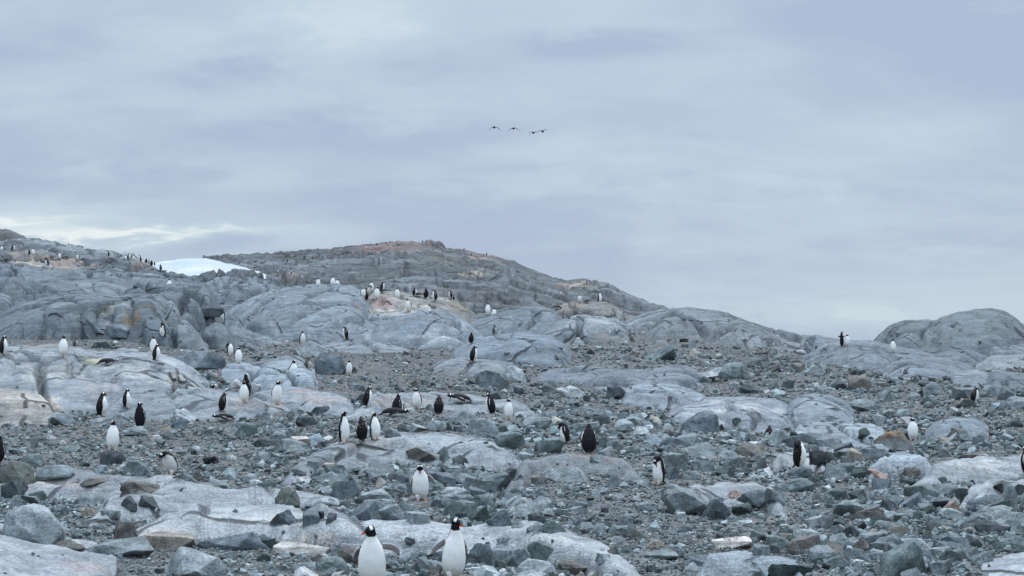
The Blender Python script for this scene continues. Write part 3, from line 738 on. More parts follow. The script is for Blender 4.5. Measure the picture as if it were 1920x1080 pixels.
def penguin_mesh(name, spine, head, hdir, flip, feet=True, voxel=.009, back=BLACK, tail=None, hstretch=1.0, moult=0.0,
                 chick=False, side=(1, 0, 0), white_w=86, throat=.80, hup=(0, 0, 1), bill=(.40, .055, .03, 0), feetpos=None, patch=True):
    """spine: rows (x, y, z, rx, ry) rump to shoulders, then the neck; head: centre; hdir: where the bill points.
    flip: list of chains (root ... tip) with the outward flat normal."""
    g = Fig()
    sp = np.array(spine, float)
    white = np.array([.42, .40, .38, .5]) if chick else WHITE

    def bodycol(t, p, co):
        lim = np.radians(white_w)*np.ones_like(t)
        lim = np.where(t < .12, lim*.9, lim)+.07*perlin(co[..., 2]*26, co[..., 0]*14+co[..., 1]*14, 9)+.05*perlin(co[..., 2]*70, co[..., 1]*50, 4)
        thr = throat+.05*(1-np.cos(p))*.5+.008*perlin(p*6, t*30, 12)
        w = (p < lim-.35*np.clip((t-throat+.22)/.22, 0, 1)) & (t < thr)
        c = np.where(w[..., None], white, back)
        hd = (t > throat-.02)[..., None] & (~w)[..., None]
        c = np.where(hd, BLACK if not chick else back, c)
        if moult:
            nn_ = perlin(co[..., 0]*22+5, co[..., 2]*16+co[..., 1]*9, 5)
            c = np.where(((nn_ > .12) & (~w) & (t > .45))[..., None], BROWNB*2.2, c)
        low = (t+.05*perlin(co[..., 0]*14, co[..., 2]*9, 3) < .26)[..., None] & w[..., None]
        c = np.where(low, c*np.array([.90, .88, .84, 1])+np.array([0, 0, 0, .5]), c)
        return c
    g.loft(sp[:, :3], sp[:, 3:5], side, bodycol, nr=84, nc=72)
    # head: egg along hdir
    h = np.array(head, float); d = np.array(hdir, float); d /= np.linalg.norm(d)
    upv = np.array(hup, float); sx = np.cross(d, upv); sx /= np.linalg.norm(sx); upv = np.cross(sx, d)
    k = hstretch
    hp = [h-d*.062*k, h-d*.05*k, h-d*.02*k, h+d*.015*k-upv*.002, h+d*.042*k-upv*.007, h+d*.058*k-upv*.012]
    hr = [(.004, .004), (.038, .040), (.051, .053), (.047, .047), (.030, .031), (.015, .015)]

    def headcol(t, p, co):
        rel = co-h
        a = rel@d; u_ = rel@upv; s_ = np.abs(rel@sx)
        c = np.broadcast_to(BLACK if not chick else back*1.0, t.shape+(4,)).copy()
        wpatch = (np.abs(a+.010) < .007+.013*np.clip(s_/.04, 0, 1)) & (u_ > .010) if patch else (a > 9)
        wpatch = wpatch & ((s_ > .012) | (np.abs(a+.004) < .010))
        c[wpatch] = WHITE
        return c
    g.loft(hp, hr, sx, headcol, nr=40, nc=48)
    b0 = h+d*.050*k-upv*.010
    g.loft([b0-d*.012, b0, b0+d*.028-upv*.002, b0+d*.054-upv*.010, b0+d*.066-upv*.016],
           [(.018, .020), (.016, .019), (.011, .014), (.008, .009), (.003, .003)], sx,
           lambda t, p, co: np.where((((co-b0)@upv) > .005+.006*(1-t))[..., None] | (t > (.80 if voxel > .006 else .95))[..., None], BLACK, np.array(bill)), nr=20, nc=16)
    # flippers
    for ch, nrm in flip:
        ch = np.array(ch, float)
        rr = [(.036, .017), (.043, .013), (.046, .011), (.040, .010), (.024, .009), (.004, .004)]
        chp = crom(ch, 6)
        tg = np.gradient(chp, axis=0)
        sdv = np.cross(tg, np.array(nrm, float)); sdv /= np.linalg.norm(sdv, axis=1)[:, None]
        nv = np.array(nrm, float)/np.linalg.norm(nrm)

        def fc(t, p, co, chp=chp, nv=nv, sdv=sdv):
            cen = crom(chp, t.shape[0])[:, None]
            out = ((co-cen)@nv) > 0
            edge = ((co-cen)*crom(sdv, t.shape[0])[:, None]).sum(-1)
            c = np.where(out[..., None], back, UNDER)
            c = np.where((np.abs(edge) > .031)[..., None] & (~out)[..., None] & (t < .8)[..., None], WHITE*.85, c)
            c = np.where((edge < -.033)[..., None] & out[..., None] & (t < .85)[..., None], WHITE, c)
            c = np.where((t > .86)[..., None], BLACK, c)
            return c
        g.loft(chp, rr, sdv, fc, nr=40, nc=28)
    # tail
    if tail is not None:
        a, b_, nrm = [np.array(x, float) for x in tail]
        sv = np.cross(b_-a, nrm)
        g.loft([a, a*.6+b_*.4, b_*.85+a*.15, b_], [(.05, .03), (.04, .018), (.022, .009), (.006, .005)], sv, const(BLACK), nr=16, nc=20)
    # feet
    if feet:
        for fx, fy, fz, yaw in (feetpos or [(-.065, -.03, 0, -12), (.065, -.03, 0, 12)]):
            ca, sa = math.cos(math.radians(yaw)), math.sin(math.radians(yaw))
            fwd = np.array([sa, -ca, 0]); rt = np.array([ca, sa, 0]); o = np.array([fx, fy, fz])
            up3 = np.array([0, 0, 1.])
            g.loft([o+up3*.10+fwd*-.01, o+up3*.055, o+up3*.022-fwd*.01, o+up3*.014-fwd*.02], [(.045, .05), (.03, .034), (.018, .02), (.012, .012)], rt,
                   lambda t, p, co: np.where((t < .62)[..., None], white*.93+np.array([0, 0, 0, .4]), FOOT), nr=20, nc=20)
            for a_, ln in ((-24, .075), (0, .088), (24, .075)):
                dv = fwd*math.cos(math.radians(a_))+rt*math.sin(math.radians(a_))
                g.loft([o-fwd*.025+up3*.014, o+dv*.03+up3*.014, o+dv*ln*.75+up3*.011, o+dv*ln+up3*.006],
                       [(.014, .012), (.015, .009), (.013, .008), (.004, .004)], rt, const(FOOT), nr=12, nc=12)
    co = np.vstack(g.co); f = np.vstack(g.f); c = np.vstack(g.c)
    # weld the pieces into one continuous skin
    src = bpy.data.meshes.new('src')
    src.from_pydata(co.tolist(), [], [tuple(dict.fromkeys(r)) for r in f.tolist()])
    ob = bpy.data.objects.new('src', src); S.collection.objects.link(ob)
    md = ob.modifiers.new('r', 'REMESH'); md.mode = 'VOXEL'; md.voxel_size = voxel; md.use_smooth_shade = True
    sm_ = ob.modifiers.new('s', 'SMOOTH'); sm_.iterations = 2; sm_.factor = .4
    dg = bpy.context.evaluated_depsgraph_get(); ev = ob.evaluated_get(dg)
    me = bpy.data.meshes.new_from_object(ev)
    bpy.data.objects.remove(ob, do_unlink=True); bpy.data.meshes.remove(src)
    kd = kdtree.KDTree(len(co))
    for i, p in enumerate(co): kd.insert(p, i)
    kd.balance()
    n = len(me.vertices); vc = np.empty((n, 4), np.float32)
    for i, v in enumerate(me.vertices): vc[i] = c[kd.find(v.co)[1]]
    at = me.attributes.new('tint', 'FLOAT_COLOR', 'POINT'); at.data.foreach_set('color', vc.ravel())
    me.materials.clear(); me.materials.append(M_PLUME); me.name = name
    for p in me.polygons: p.use_smooth = True
    zz = np.empty(n*3, np.float32); me.vertices.foreach_get('co', zz); zz = zz.reshape(-1, 3)
    me['h'] = float(zz[:, 2].max())
    return me


# spine rows: x, y, z, rx, ry
def upright(lean=0.0, neck=.0, fat=1.0, bow=0.0):
    return [(0, .05, .035, .03, .03), (0, .035, .06, .085*fat, .08), (0, .015, .13, .128*fat, .118), (0, -.005, .23, .148*fat, .138*fat), (0, -.012-lean*.2, .34, .148*fat, .130*fat),
            (0, -.008-lean*.5, .44, .132*fat, .112), (0, .0-lean*.8-bow*.5, .52+neck*.4, .102, .088), (0, 0-lean-bow, .585+neck*.8, .066, .064), (0, -.005-lean-bow*1.2, .64+neck, .052, .052), (0, -.01-lean-bow*1.3, .66+neck, .03, .03)]


DOWN_L = ([(-.115, .0, .475), (-.150, .012, .40), (-.158, .02, .31), (-.146, .03, .235)], (-1, .1, .15))
DOWN_R = ([(.115, .0, .475), (.150, .012, .40), (.158, .02, .31), (.146, .03, .235)], (1, .1, .15))
TAIL = ((0, .07, .10), (0, .17, .012), (0, 1, 1))
V = .009
PM = {}
# upright, looking ahead
PM['stand'] = penguin_mesh('p', upright(.0, .02), (0, -.02, .675), (0, -1, .05), [DOWN_L, DOWN_R], tail=TAIL)
PM['tall'] = penguin_mesh('p', upright(.02, .05, .96), (0, -.045, .715), (0, -1, .25), [DOWN_L, DOWN_R], tail=TAIL)
# sunken neck, rounder
PM['slouch'] = penguin_mesh('p', upright(.04, -.05, 1.06), (0, -.07, .60), (0, -1, -.15), [DOWN_L, DOWN_R], tail=TAIL)
# head turned to the bird's own right / left while facing the viewer
PM['look_r'] = penguin_mesh('p', upright(.01, .0), (-.014, -.02, .655), (-1, -.45, .0), [DOWN_L, DOWN_R], tail=TAIL)
PM['look_l'] = penguin_mesh('p', upright(.01, .0), (.014, -.02, .655), (1, -.45, .0), [DOWN_L, DOWN_R], tail=TAIL)
# scruffy moulting bird
PM['moult'] = penguin_mesh('p', upright(.05, -.06, 1.05), (0, -.08, .585), (0, -1, -.3), [DOWN_L, DOWN_R], tail=TAIL, moult=1, white_w=88, throat=.74)
# down-covered chick
PM['chick'] = penguin_mesh('p', [(0, .05, .02, .04, .04), (0, .03, .06, .10, .10), (0, 0, .15, .135, .13), (0, -.01, .25, .125, .12), (0, -.015, .33, .09, .085), (0, -.02, .38, .06, .06), (0, -.025, .42, .04, .04)],
                           (0, -.035, .44), (0, -1, .0), [([(-.11, 0, .30), (-.14, .02, .22), (-.13, .03, .13)], (-1, 0, 0)), ([(.11, 0, .30), (.14, .02, .22), (.13, .03, .13)], (1, 0, 0))],
                           chick=True, back=np.array([.10, .092, .088, .3]), throat=.7, patch=False)
# walking toward the viewer, flippers out and back, head to the viewer's left
PM['walk_left'] = penguin_mesh('p', upright(.02, .02, 1.04), (-.014, -.03, .675), (-1, -.32, -.16),
                               [([(-.115, .0, .485), (-.158, .05, .43), (-.190, .08, .36), (-.198, .10, .29)], (-.5, 1, .35)),
                                ([(.115, .0, .49), (.20, .03, .475), (.285, .05, .43), (.315, .06, .36)], (-.1, 1, .35))],
                               tail=TAIL, voxel=.0058, white_w=93, bill=BEAK, feetpos=[(-.06, -.05, 0, -8), (.07, .0, .02, 12)], back=BROWNB*.7)
# striding, weight to one side, head to the viewer's right
PM['walk_right'] = penguin_mesh('p', [(-.01, .05, .035, .03, .03), (-.01, .035, .06, .08, .08), (-.005, .015, .13, .132, .12), (0, -.005, .23, .152, .138), (.012, -.012, .34, .146, .130),
                                      (.026, -.01, .44, .126, .108), (.036, -.01, .52, .098, .086), (.036, -.02, .60, .066, .064), (.040, -.03, .67, .050, .050), (.042, -.03, .69, .03, .03)],
                                (.050, -.035, .705), (1, -.42, -.42),
                                [([(-.095, .0, .49), (-.16, .04, .44), (-.23, .06, .385), (-.272, .07, .30)], (.1, 1, .35)),
                                 ([(.135, .02, .48), (.165, .05, .41), (.180, .06, .34), (.18, .07, .29)], (1, .4, .2))],
                                tail=TAIL, voxel=.0058, white_w=92, bill=BEAK, feetpos=[(-.07, -.06, .0, -10), (.07, .02, .015, 14)], back=BROWNB*.7)
# picking its way forward with the bill to the ground
PM['watch_step'] = penguin_mesh('p', upright(.03, -.02, .97, .03), (0, -.09, .625), (0, -.55, -.95), [([(-.115, .0, .475), (-.155, .03, .40), (-.165, .05, .31), (-.152, .06, .24)], (-1, .3, .15)),
                                ([(.115, .0, .475), (.17, .03, .42), (.215, .05, .36), (.235, .06, .30)], (.1, 1, .35))], tail=TAIL, hup=(0, -1, .3), voxel=.007, white_w=98,
                                feetpos=[(-.055, -.07, .0, -6), (.065, .0, .0, 10)])
# flippers held away from the body
PM['flippers_out'] = penguin_mesh('p', upright(.01, .02, 1.0), (.006, -.02, .675), (.7, -.7, .0), [([(-.115, .0, .475), (-.17, .02, .43), (-.225, .04, .37), (-.25, .05, .30)], (.1, 1, .35)),
                                  ([(.115, .0, .475), (.155, .02, .41), (.185, .04, .34), (.19, .05, .27)], (1, .6, .3))], tail=TAIL, white_w=95)
# preening: neck folded down along the breast, bill in the flank
PM['preen'] = penguin_mesh('p', [(0, .05, .035, .03, .03), (0, .035, .06, .085, .08), (0, .015, .13, .125, .115), (0, .0, .23, .14, .13), (0, -.005, .34, .135, .125),
                                 (0, -.01, .43, .115, .105), (.01, -.025, .50, .088, .082), (.035, -.07, .535, .062, .062), (.055, -.115, .515, .05, .05), (.06, -.13, .49, .03, .03)],
                           (.062, -.135, .475), (.25, .15, -1), [DOWN_L, DOWN_R], tail=TAIL, hup=(.1, -1, 0), throat=.70, white_w=98)
PM['preen_back'] = penguin_mesh('p', [(0, .05, .035, .03, .03), (0, .035, .06, .085, .08), (0, .015, .13, .125, .115), (0, .0, .23, .14, .13), (0, -.005, .34, .135, .125),
                                      (0, .0, .44, .115, .105), (-.01, .01, .50, .090, .085), (-.05, .04, .535, .065, .065), (-.09, .06, .52, .052, .05), (-.11, .065, .50, .03, .03)],
                                (-.115, .07, .485), (-.55, .25, -.85), [DOWN_L, DOWN_R], tail=TAIL, hup=(-1, 0, .3), throat=.72, white_w=90, moult=1, bill=(.03, .015, .012, 0), patch=False)
# bent forward while walking, flippers trailing
PM['bent'] = penguin_mesh('p', [(0, .13, .06, .03, .03), (0, .11, .085, .09, .09), (0, .07, .15, .132, .122), (0, .02, .24, .152, .138), (0, -.04, .33, .145, .128),
                                (0, -.09, .405, .122, .108), (-.01, -.145, .455, .092, .084), (-.02, -.195, .475, .068, .064), (-.035, -.235, .462, .052, .052), (-.04, -.245, .45, .03, .03)],
                          (-.045, -.255, .44), (-.45, -.6, -.75), [([(-.11, -.05, .42), (-.18, .02, .42), (-.26, .06, .40), (-.31, .10, .35)], (.1, .3, 1)), ([(.11, -.05, .42), (.18, .02, .42), (.26, .06, .40), (.31, .10, .35)], (-.1, .3, 1))],
                          tail=((0, .12, .10), (0, .24, .03), (0, .3, 1)), feetpos=[(-.06, .04, 0, -8), (.07, -.03, 0, 10)], white_w=95, throat=.76, back=BROWNB*.8)
# lying on the belly
PM['lying'] = penguin_mesh('p', [(0, .30, .07, .02, .02), (0, .26, .085, .07, .055), (0, .18, .11, .12, .095), (0, .06, .125, .145, .118), (0, -.05, .13, .14, .12),
                                 (0, -.14, .135, .115, .105), (0, -.20, .145, .085, .08), (0, -.24, .165, .062, .06), (0, -.265, .18, .048, .048), (0, -.27, .185, .03, .03)],
                           (0, -.285, .19), (0, -1, -.1), [([(-.115, -.12, .16), (-.155, -.04, .12), (-.165, .05, .085), (-.15, .11, .06)], (-1, 0, .6)), ([(.115, -.12, .16), (.155, -.04, .12), (.165, .05, .085), (.15, .11, .06)], (1, 0, .6))],
                           feet=False, tail=((0, .26, .08), (0, .40, .03), (0, 0, 1)), white_w=82, throat=.78)
# calling with the bill to the sky, flippers raised
PM['flap'] = penguin_mesh('p', upright(.0, .06, .95), (0, -.02, .73), (0, -.75, .65), [([(-.11, .0, .49), (-.20, .02, .52), (-.28, .03, .52), (-.34, .03, .48)], (.1, 1, .2)),
                          ([(.11, .0, .49), (.20, .02, .52), (.28, .03, .52), (.34, .03, .48)], (-.1, 1, .2))], tail=TAIL)

G_NEAR = 'penguins among the stones'
G_DOME = 'penguins on the middle rock domes'
G_LEFT = 'penguins nesting on the left ridge'
G_TOP = 'far penguins on the summit'
G_MID = 'far penguins on the pale shelf'
G_RIGHT = 'far penguins on the right shoulder'
# u, top row, bottom row, pose, heading (0 = to the viewer, 90 = picture right), label, group, (peek, distance)
PEN = [
 (699, 980, 1104, 'walk_left', 5, 'nearest penguin striding forward, both flippers out, orange bill turned left', G_NEAR),
 (852, 969, 1086, 'walk_right', 8, 'near penguin stepping forward beside dark blue boulder, red bill turned right, one flipper out', G_NEAR),
 (790, 868, 938, 'watch_step', 4, 'white bellied penguin walking with bowed head, looking down at its pink feet', G_NEAR),
 (318, 844, 890, 'bent', -28, 'brown backed penguin bent far forward, flippers trailing, on gravel behind left slab', G_NEAR),
 (211, 788, 845, 'flippers_out', 0, 'penguin facing us on fine gravel, standing behind round dark green rock', G_NEAR),
 (-3, 815, 868, 'stand', 180, 'black backed penguin cut off by the left edge of the picture', G_NEAR),
 (191, 734, 780, 'slouch', 108, 'dark hunched penguin facing right, larger, left of two at the whaleback foot', G_NEAR),
 (238, 728, 764, 'slouch', 100, 'hunched penguin facing right, smaller, right of two at the whaleback foot', G_NEAR),
 (263, 753, 802, 'look_r', 185, 'black penguin seen from behind with head turned left, on low grey rock', G_NEAR),
 (417, 740, 771, 'moult', 140, 'small dark penguin with pale nape standing at the right end of the whaleback', G_NEAR),
 (459, 716, 755, 'stand', -10, 'white bellied penguin standing close in front of a black one on the bluish slab', G_NEAR),
 (463, 700, 748, 'tall', 170, 'tall black penguin close behind the white bellied one on the bluish slab', G_NEAR),
 (420, 776, 790, 'lying', 285, 'penguin lying flat facing left among stones below the whaleback', G_NEAR),
 (396, 720, 735, 'look_r', 120, 'mostly hidden penguin peering out behind the right flank of the whaleback', G_NEAR, True, 60),
 (646, 771, 831, 'tall', 60, 'tallest of the three penguins together, upright, facing right, on the central slab', G_NEAR),
 (679, 787, 828, 'moult', 195, 'dark moulting penguin with its back to us, middle of the three on the central slab', G_NEAR),
 (704, 776, 824, 'stand', 50, 'white breasted penguin looking right, rightmost of the three on the central slab', G_NEAR),
 (822, 787, 818, 'moult', 180, 'moulting penguin with scruffy brown nape at the upper edge of the central slab', G_NEAR),
 (954, 777, 811, 'look_r', -8, 'white penguin looking left behind the rough rounded boulder', G_NEAR),
 (1060, 790, 830, 'preen', 250, 'preening penguin with white belly to the left, behind the square teal rock', G_NEAR),
 (1104, 793, 850, 'slouch', 180, 'large black penguin seen straight from behind, speckled with grit', G_NEAR),
 (1235, 854, 909, 'preen', 292, 'preening penguin with head tucked down, white belly bulging left, on grey stones', G_NEAR),
 (1500, 823, 877, 'preen_back', 90, 'black penguin preening backwards, head bowed left, white belly right', G_NEAR),
 (1712, 783, 826, 'look_r', -10, 'upright penguin looking left behind the boulder with the rusty crest', G_NEAR),
 (1926, 835, 872, 'slouch', 200, 'black penguin cut off by the right edge above the white streaked slab', G_NEAR, True, 43),
 (1442, 797, 810, 'moult', 160, 'tiny dark reddish penguin back peeping between rocks beside the striped slab', G_NEAR, True, 57),
 (1826, 724, 747, 'moult', 100, 'dim dark penguin half hidden between large rocks at the far right', G_NEAR, True, 72),
 (688, 727, 762, 'slouch', 115, 'dark hunched penguin standing alone left of the nesting ones', G_NEAR),
 (744, 738, 753, 'slouch', 150, 'reddish brown headed penguin half hidden behind the low slab', G_NEAR, True, 55),
 (783, 731, 767, 'look_r', -20, 'white bellied penguin looking left, standing over the pale stones', G_NEAR),
 (738, 762, 783, 'lying', 80, 'penguin lying on its belly on pebbles, bill to the right', G_NEAR),
 (862, 737, 755, 'lying', 285, 'penguin lying curled on the ridge of the low slab', G_NEAR),
 (921, 736, 747, 'slouch', 240, 'only the dark head of a penguin showing above the low slab', G_NEAR, True, 56),
 (575, 738, 756, 'chick', 200, 'small fluffy grey chick sitting by a pink stain on the smooth slab', G_NEAR),
 (518, 713, 730, 'look_l', 30, 'penguin half hidden behind the smooth slab, dark head and white shoulder', G_NEAR, True, 57),
 (548, 672, 695, 'look_r', 40, 'penguin standing between two rounded blue boulders, black side to the left', G_NEAR, True, 66),
 (578, 670, 692, 'chick', 90, 'greyish young penguin in the gap left of the cracked blue boulder', G_NEAR),
 (654, 679, 704, 'stand', 20, 'small penguin facing us at the right foot of the blue boulder', G_NEAR),
 (887, 648, 679, 'slouch', 112, 'penguin facing right, black back left, on the low pale dome edge', G_NEAR),
 (883, 625, 644, 'slouch', 178, 'small pointed black back of a penguin before the white streaked dome', G_DOME),
 (648, 612, 637, 'slouch', 262, 'lone penguin facing left below the central streaked dome', G_DOME),
 (566, 620, 647, 'look_r', 60, 'lone penguin with head turned left above the pale flat boulder', G_DOME),
 (305, 604, 630, 'preen', 300, 'penguin before the ochre stained cleft, white belly to the left', G_DOME),
 (218, 605, 616, 'slouch', 100, 'tiny penguin head showing beside the ochre stained cleft', G_DOME, True, 90),
 (417, 580, 606, 'look_r', -40, 'penguin standing on the dark overhanging slab left of the big pale dome', G_DOME),
 (317, 522, 535, 'stand', 10, 'penguin whose white breast rises above the round grey dome at left', G_DOME, True, 118),
 (7, 628, 664, 'slouch', 110, 'black penguin standing on gravel near the left edge, facing right', G_NEAR),
 (0, 650, 680, 'slouch', 30, 'white bellied penguin cut by the left edge, lower of two', G_NEAR, True, 60),
 (118, 627, 668, 'stand', 10, 'white bellied penguin standing upright on gravel above the whaleback', G_NEAR),
 (141, 641, 660, 'chick', 120, 'dark small hunched bird among stones right of the upright white bellied one', G_NEAR),
 (289, 643, 672, 'stand', -5, 'penguin standing right behind a darker one at the whaleback top', G_NEAR),
 (293, 654, 681, 'slouch', 105, 'dark penguin in front of another at the whaleback top, facing right', G_NEAR),
 (447, 650, 682, 'look_l', 30, 'penguin with black flank right of the long cracked boulder', G_NEAR),
 (432, 643, 668, 'preen_back', 60, 'grey necked penguin bowing left just behind its neighbour by the cracked boulder', G_NEAR),
 (202, 671, 686, 'lying', 100, 'penguin lying on the yellowish top of the whaleback', G_NEAR, True, 58),
 # on the middle domes
 (597, 520, 534, 'stand', 0, 'white bellied penguin on the big pale dome, left of three', G_DOME, True, 122),
 (624, 517, 536, 'stand', 12, 'penguin on the big pale dome, middle of three, white breast and black side', G_DOME, True, 118),
 (632, 522, 538, 'look_l', 0, 'penguin on the big pale dome, right of three, close to its neighbour', G_DOME, True, 116),
 (681, 538, 558, 'slouch', 40, 'white sided penguin at the left edge of the pink stained nest mound', G_DOME),
 (691, 534, 553, 'bent', 60, 'black backed penguin leaning over the pink nest mound', G_DOME),
 (687, 547, 564, 'slouch', 170, 'dark penguin sitting lowest left on the pink nest mound', G_DOME),
 (697, 525, 547, 'stand', 0, 'tallest white bellied penguin standing at the back of the pink nest mound', G_DOME),
 (707, 537, 561, 'look_l', 10, 'white bellied penguin in front, right of the cluster on the pink mound', G_DOME),
 (716, 525, 544, 'slouch', 112, 'slim black penguin at the right rear of the pink mound cluster', G_DOME),
 (717, 542, 550, 'lying', 90, 'penguin lying on the nest right of the pink mound cluster', G_DOME),
 (745, 538, 551, 'stand', 20, 'pale breasted penguin half hidden behind the whitewashed crest', G_DOME, True, 116),
 (777, 539, 556, 'slouch', 108, 'penguin with raised bill, first of the row along the whitewashed crest', G_DOME),
 (784, 549, 556, 'lying', 80, 'low lying bird beside the first one on the whitewashed crest', G_DOME),
 (798, 539, 558, 'slouch', 200, 'black penguin with its back turned, second upright on the whitewashed crest', G_DOME),
 (811, 552, 560, 'chick', 0, 'small dark chick between the upright penguins on the whitewashed crest', G_DOME),
 (815, 543, 564, 'slouch', 255, 'penguin facing left with white breast, third upright on the whitewashed crest', G_DOME),
 (845, 545, 562, 'slouch', 258, 'penguin alone at the right end of the whitewashed crest', G_DOME),
 (766, 560, 584, 'slouch', 330, 'cream coloured breasted penguin standing below the whitewashed crest', G_DOME),
 (850, 568, 580, 'moult', 240, 'rusty brown penguin crouching in the hollow of the round knob', G_DOME),
 (915, 566, 590, 'stand', 0, 'white bellied penguin standing upright between two grey domes', G_DOME),
 (926, 576, 587, 'stand', 0, 'penguin sunk to its breast right of the upright one between grey domes', G_DOME, True, 112),
 (892, 583, 591, 'chick', 180, 'tiny dark bird in the shadowed gully left of the upright penguin', G_DOME, True, 116),
 (927, 609, 616, 'chick', 100, 'tiny dark head in the dip below the two grey domes', G_DOME, True, 100),
 (1087, 551, 567, 'slouch', 350, 'white breasted penguin resting on the tan topped outcrop', G_DOME),
 (1101, 562, 568, 'lying', 90, 'penguin lying beside the resting one on the tan topped outcrop', G_DOME),
 (1044, 571, 581, 'lying', 250, 'penguin lying at the left shoulder of the tan topped outcrop', G_DOME),
 (1125, 545, 567, 'flap', 60, 'penguin flapping both flippers on the right of the tan topped outcrop', G_DOME),
 (1580, 620, 649, 'flap', 110, 'black penguin with flippers spread on the right skyline outcrop', G_DOME),
 (1588, 626, 650, 'look_l', 20, 'white bellied penguin looking right beside the flapping one on the skyline', G_DOME),
 (1675, 635, 655, 'stand', 0, 'single white penguin in front of the great round boulder at right', G_DOME, True, 101),
 # left ridge
 (3, 458, 470, 'stand', 0, 'white breasted penguin at the far left end of the ridge colony', G_LEFT),
 (13, 463, 470, 'lying', 90, 'bird lying on its nest, first from the left on the pink ridge', G_LEFT),
 (24, 457, 471, 'slouch', 110, 'black hunched penguin above the pink ridge near the left edge', G_LEFT),
 (54, 466, 478, 'slouch', 260, 'black penguin sitting left beside the white bellied one on the pink ridge', G_LEFT),
 (62, 462, 478, 'look_l', 10, 'white bellied penguin with black head on the pink ridge, left group', G_LEFT),
 (88, 465, 482, 'preen', 280, 'black arched penguin preening on the pink ridge', G_LEFT),
 (97, 477, 483, 'lying', 100, 'bird lying low right of the preening one on the pink ridge', G_LEFT),
 (105, 474, 486, 'chick', 0, 'buff grey chick standing on the pink ridge', G_LEFT),
 (112, 467, 482, 'stand', 0, 'upright white bellied penguin right of the chick on the pink ridge', G_LEFT),
 (126, 479, 484, 'lying', 90, 'flat lying bird on the middle of the pink ridge', G_LEFT),
 (147, 474, 488, 'slouch', 320, 'penguin walking left at the right end of the pink ridge', G_LEFT),
 (157, 480, 486, 'lying', 90, 'bird lying behind the walking one on the pink ridge', G_LEFT),
 (203, 469, 481, 'slouch', 270, 'lone thin penguin on the skyline between the two ridge colonies', G_LEFT),
 (236, 479, 488, 'stand', 0, 'penguin starting the skyline row beside the snow, leftmost', G_LEFT),
 (242, 473, 486, 'slouch', 90, 'dark tall penguin, second in the skyline row by the snow', G_LEFT),
 (251, 478, 488, 'stand', 10, 'white penguin, third in the skyline row by the snow', G_LEFT),
 (263, 478, 491, 'slouch', 280, 'dark slim penguin, fourth in the skyline row by the snow', G_LEFT),
 (268, 482, 492, 'stand', 0, 'white penguin, fifth in the skyline row by the snow', G_LEFT),
 (274, 484, 493, 'slouch', 180, 'black penguin, sixth in the skyline row by the snow', G_LEFT),
 (279, 486, 494, 'chick', 60, 'dark squat bird, seventh in the skyline row by the snow', G_LEFT),
 (284, 488, 499, 'slouch', 180, 'black penguin lower down, eighth in the row by the snow', G_LEFT),
 (290, 489, 498, 'slouch', 120, 'black penguin leaning, ninth in the row by the snow', G_LEFT),
 (301, 487, 499, 'slouch', 250, 'last upright penguin at the very edge of the snow', G_LEFT),
 (306, 500, 505, 'lying', 90, 'bird lying on pink rock just below the edge of the snow', G_LEFT),
]
ordn = ['leftmost', 'second', 'third', 'fourth', 'fifth', 'sixth', 'seventh', 'eighth', 'ninth', 'tenth', 'eleventh', 'twelfth', 'thirteenth', 'fourteenth', 'fifteenth', 'sixteenth', 'seventeenth', 'eighteenth', 'nineteenth', 'twentieth', 'twenty-first', 'twenty-second', 'twenty-third', 'twenty-fourth']
TOPP = [(687, 467), (696, 460), (707, 461), (724, 459), (729, 458), (732, 465), (744, 456), (747, 461), (753, 458), (757, 455), (786, 456), (792, 456), (799, 455), (828, 498), (836, 467), (845, 499), (870, 470), (884, 479), (901, 487), (904, 507), (907, 481), (912, 479)]
MIDP = [(522, 514), (533, 513), (539, 492), (546, 518), (547, 512), (567, 522), (574, 521)]
RIGP = [(1052, 554), (1088, 527), (1095, 536), (1099, 536), (1104, 530)]
for lst, g, txt, hpx in ((TOPP, G_TOP, 'tiny far penguin on the pink stained summit, %s from left', 5), (MIDP, G_MID, 'tiny far penguin on the pale shelf right of the snow, %s from left', 6), (RIGP, G_RIGHT, 'tiny far penguin on the brown right shoulder of the hill, %s from left', 5)):
    for i, (u, vb) in enumerate(lst):
        PEN.append((u, vb-hpx, vb, ('stand', 'slouch')[(i*7) % 3 > 0], (i*77) % 360, txt % ordn[i], g))

PLACED = []
for row in PEN:
    u, vt, vb, pose, hd, label, grp = row[:7]
    peek = len(row) > 7
    me = PM[pose]; H = me['h']
    if grp in (G_TOP, G_MID, G_RIGHT):
        h_ = hit(u, vb)
        if h_ is None or h_[0] < 250:
            d, z, r = place(u, vt, vb, H)
        else: d, z = h_[0], h_[1]
        sc = (vb-vt)*d/F/H
        sc = min(max(sc, .85), 1.25)
    else:
        d, z, r = place(u, vt, vb, H, peek, row[8] if peek else None)
        sc = 1.0 if peek else min(max((vb-vt)*d/F/H, .86), 1.12)
    if pose == 'chick': sc = min(max(sc, .8), 1.15)
    if peek:   # birds sitting low behind a rock edge
        z -= min(max(z+H*sc-(Y0-vt)*d/F, 0), .38)
    rr_ = abs(math.sin(u*12.9))*8-4
    # penguins nestle a little into the grit
    o = link('penguin', me, ((u-960)/F*d, d, z-.008), (math.radians(math.sin(u*3.7+vb)*4.5), math.radians(math.sin(u*7.1)*2.5), math.radians(hd+rr_)), (sc*(1+.05*math.sin(u*5.3)), sc*(1+.05*math.sin(u*5.3)), sc), label=label, category='penguin', group=grp)
    PLACED.append((u, (Y0-F*(z)/d), d, label, o))
    if abs((Y0-F*z/d)-vb) > 5 and not peek: print('PEN off', label[:40], 'want', vb, 'got', round(Y0-F*z/d), 'd', round(d, 1), 'sc', round(sc, 2))

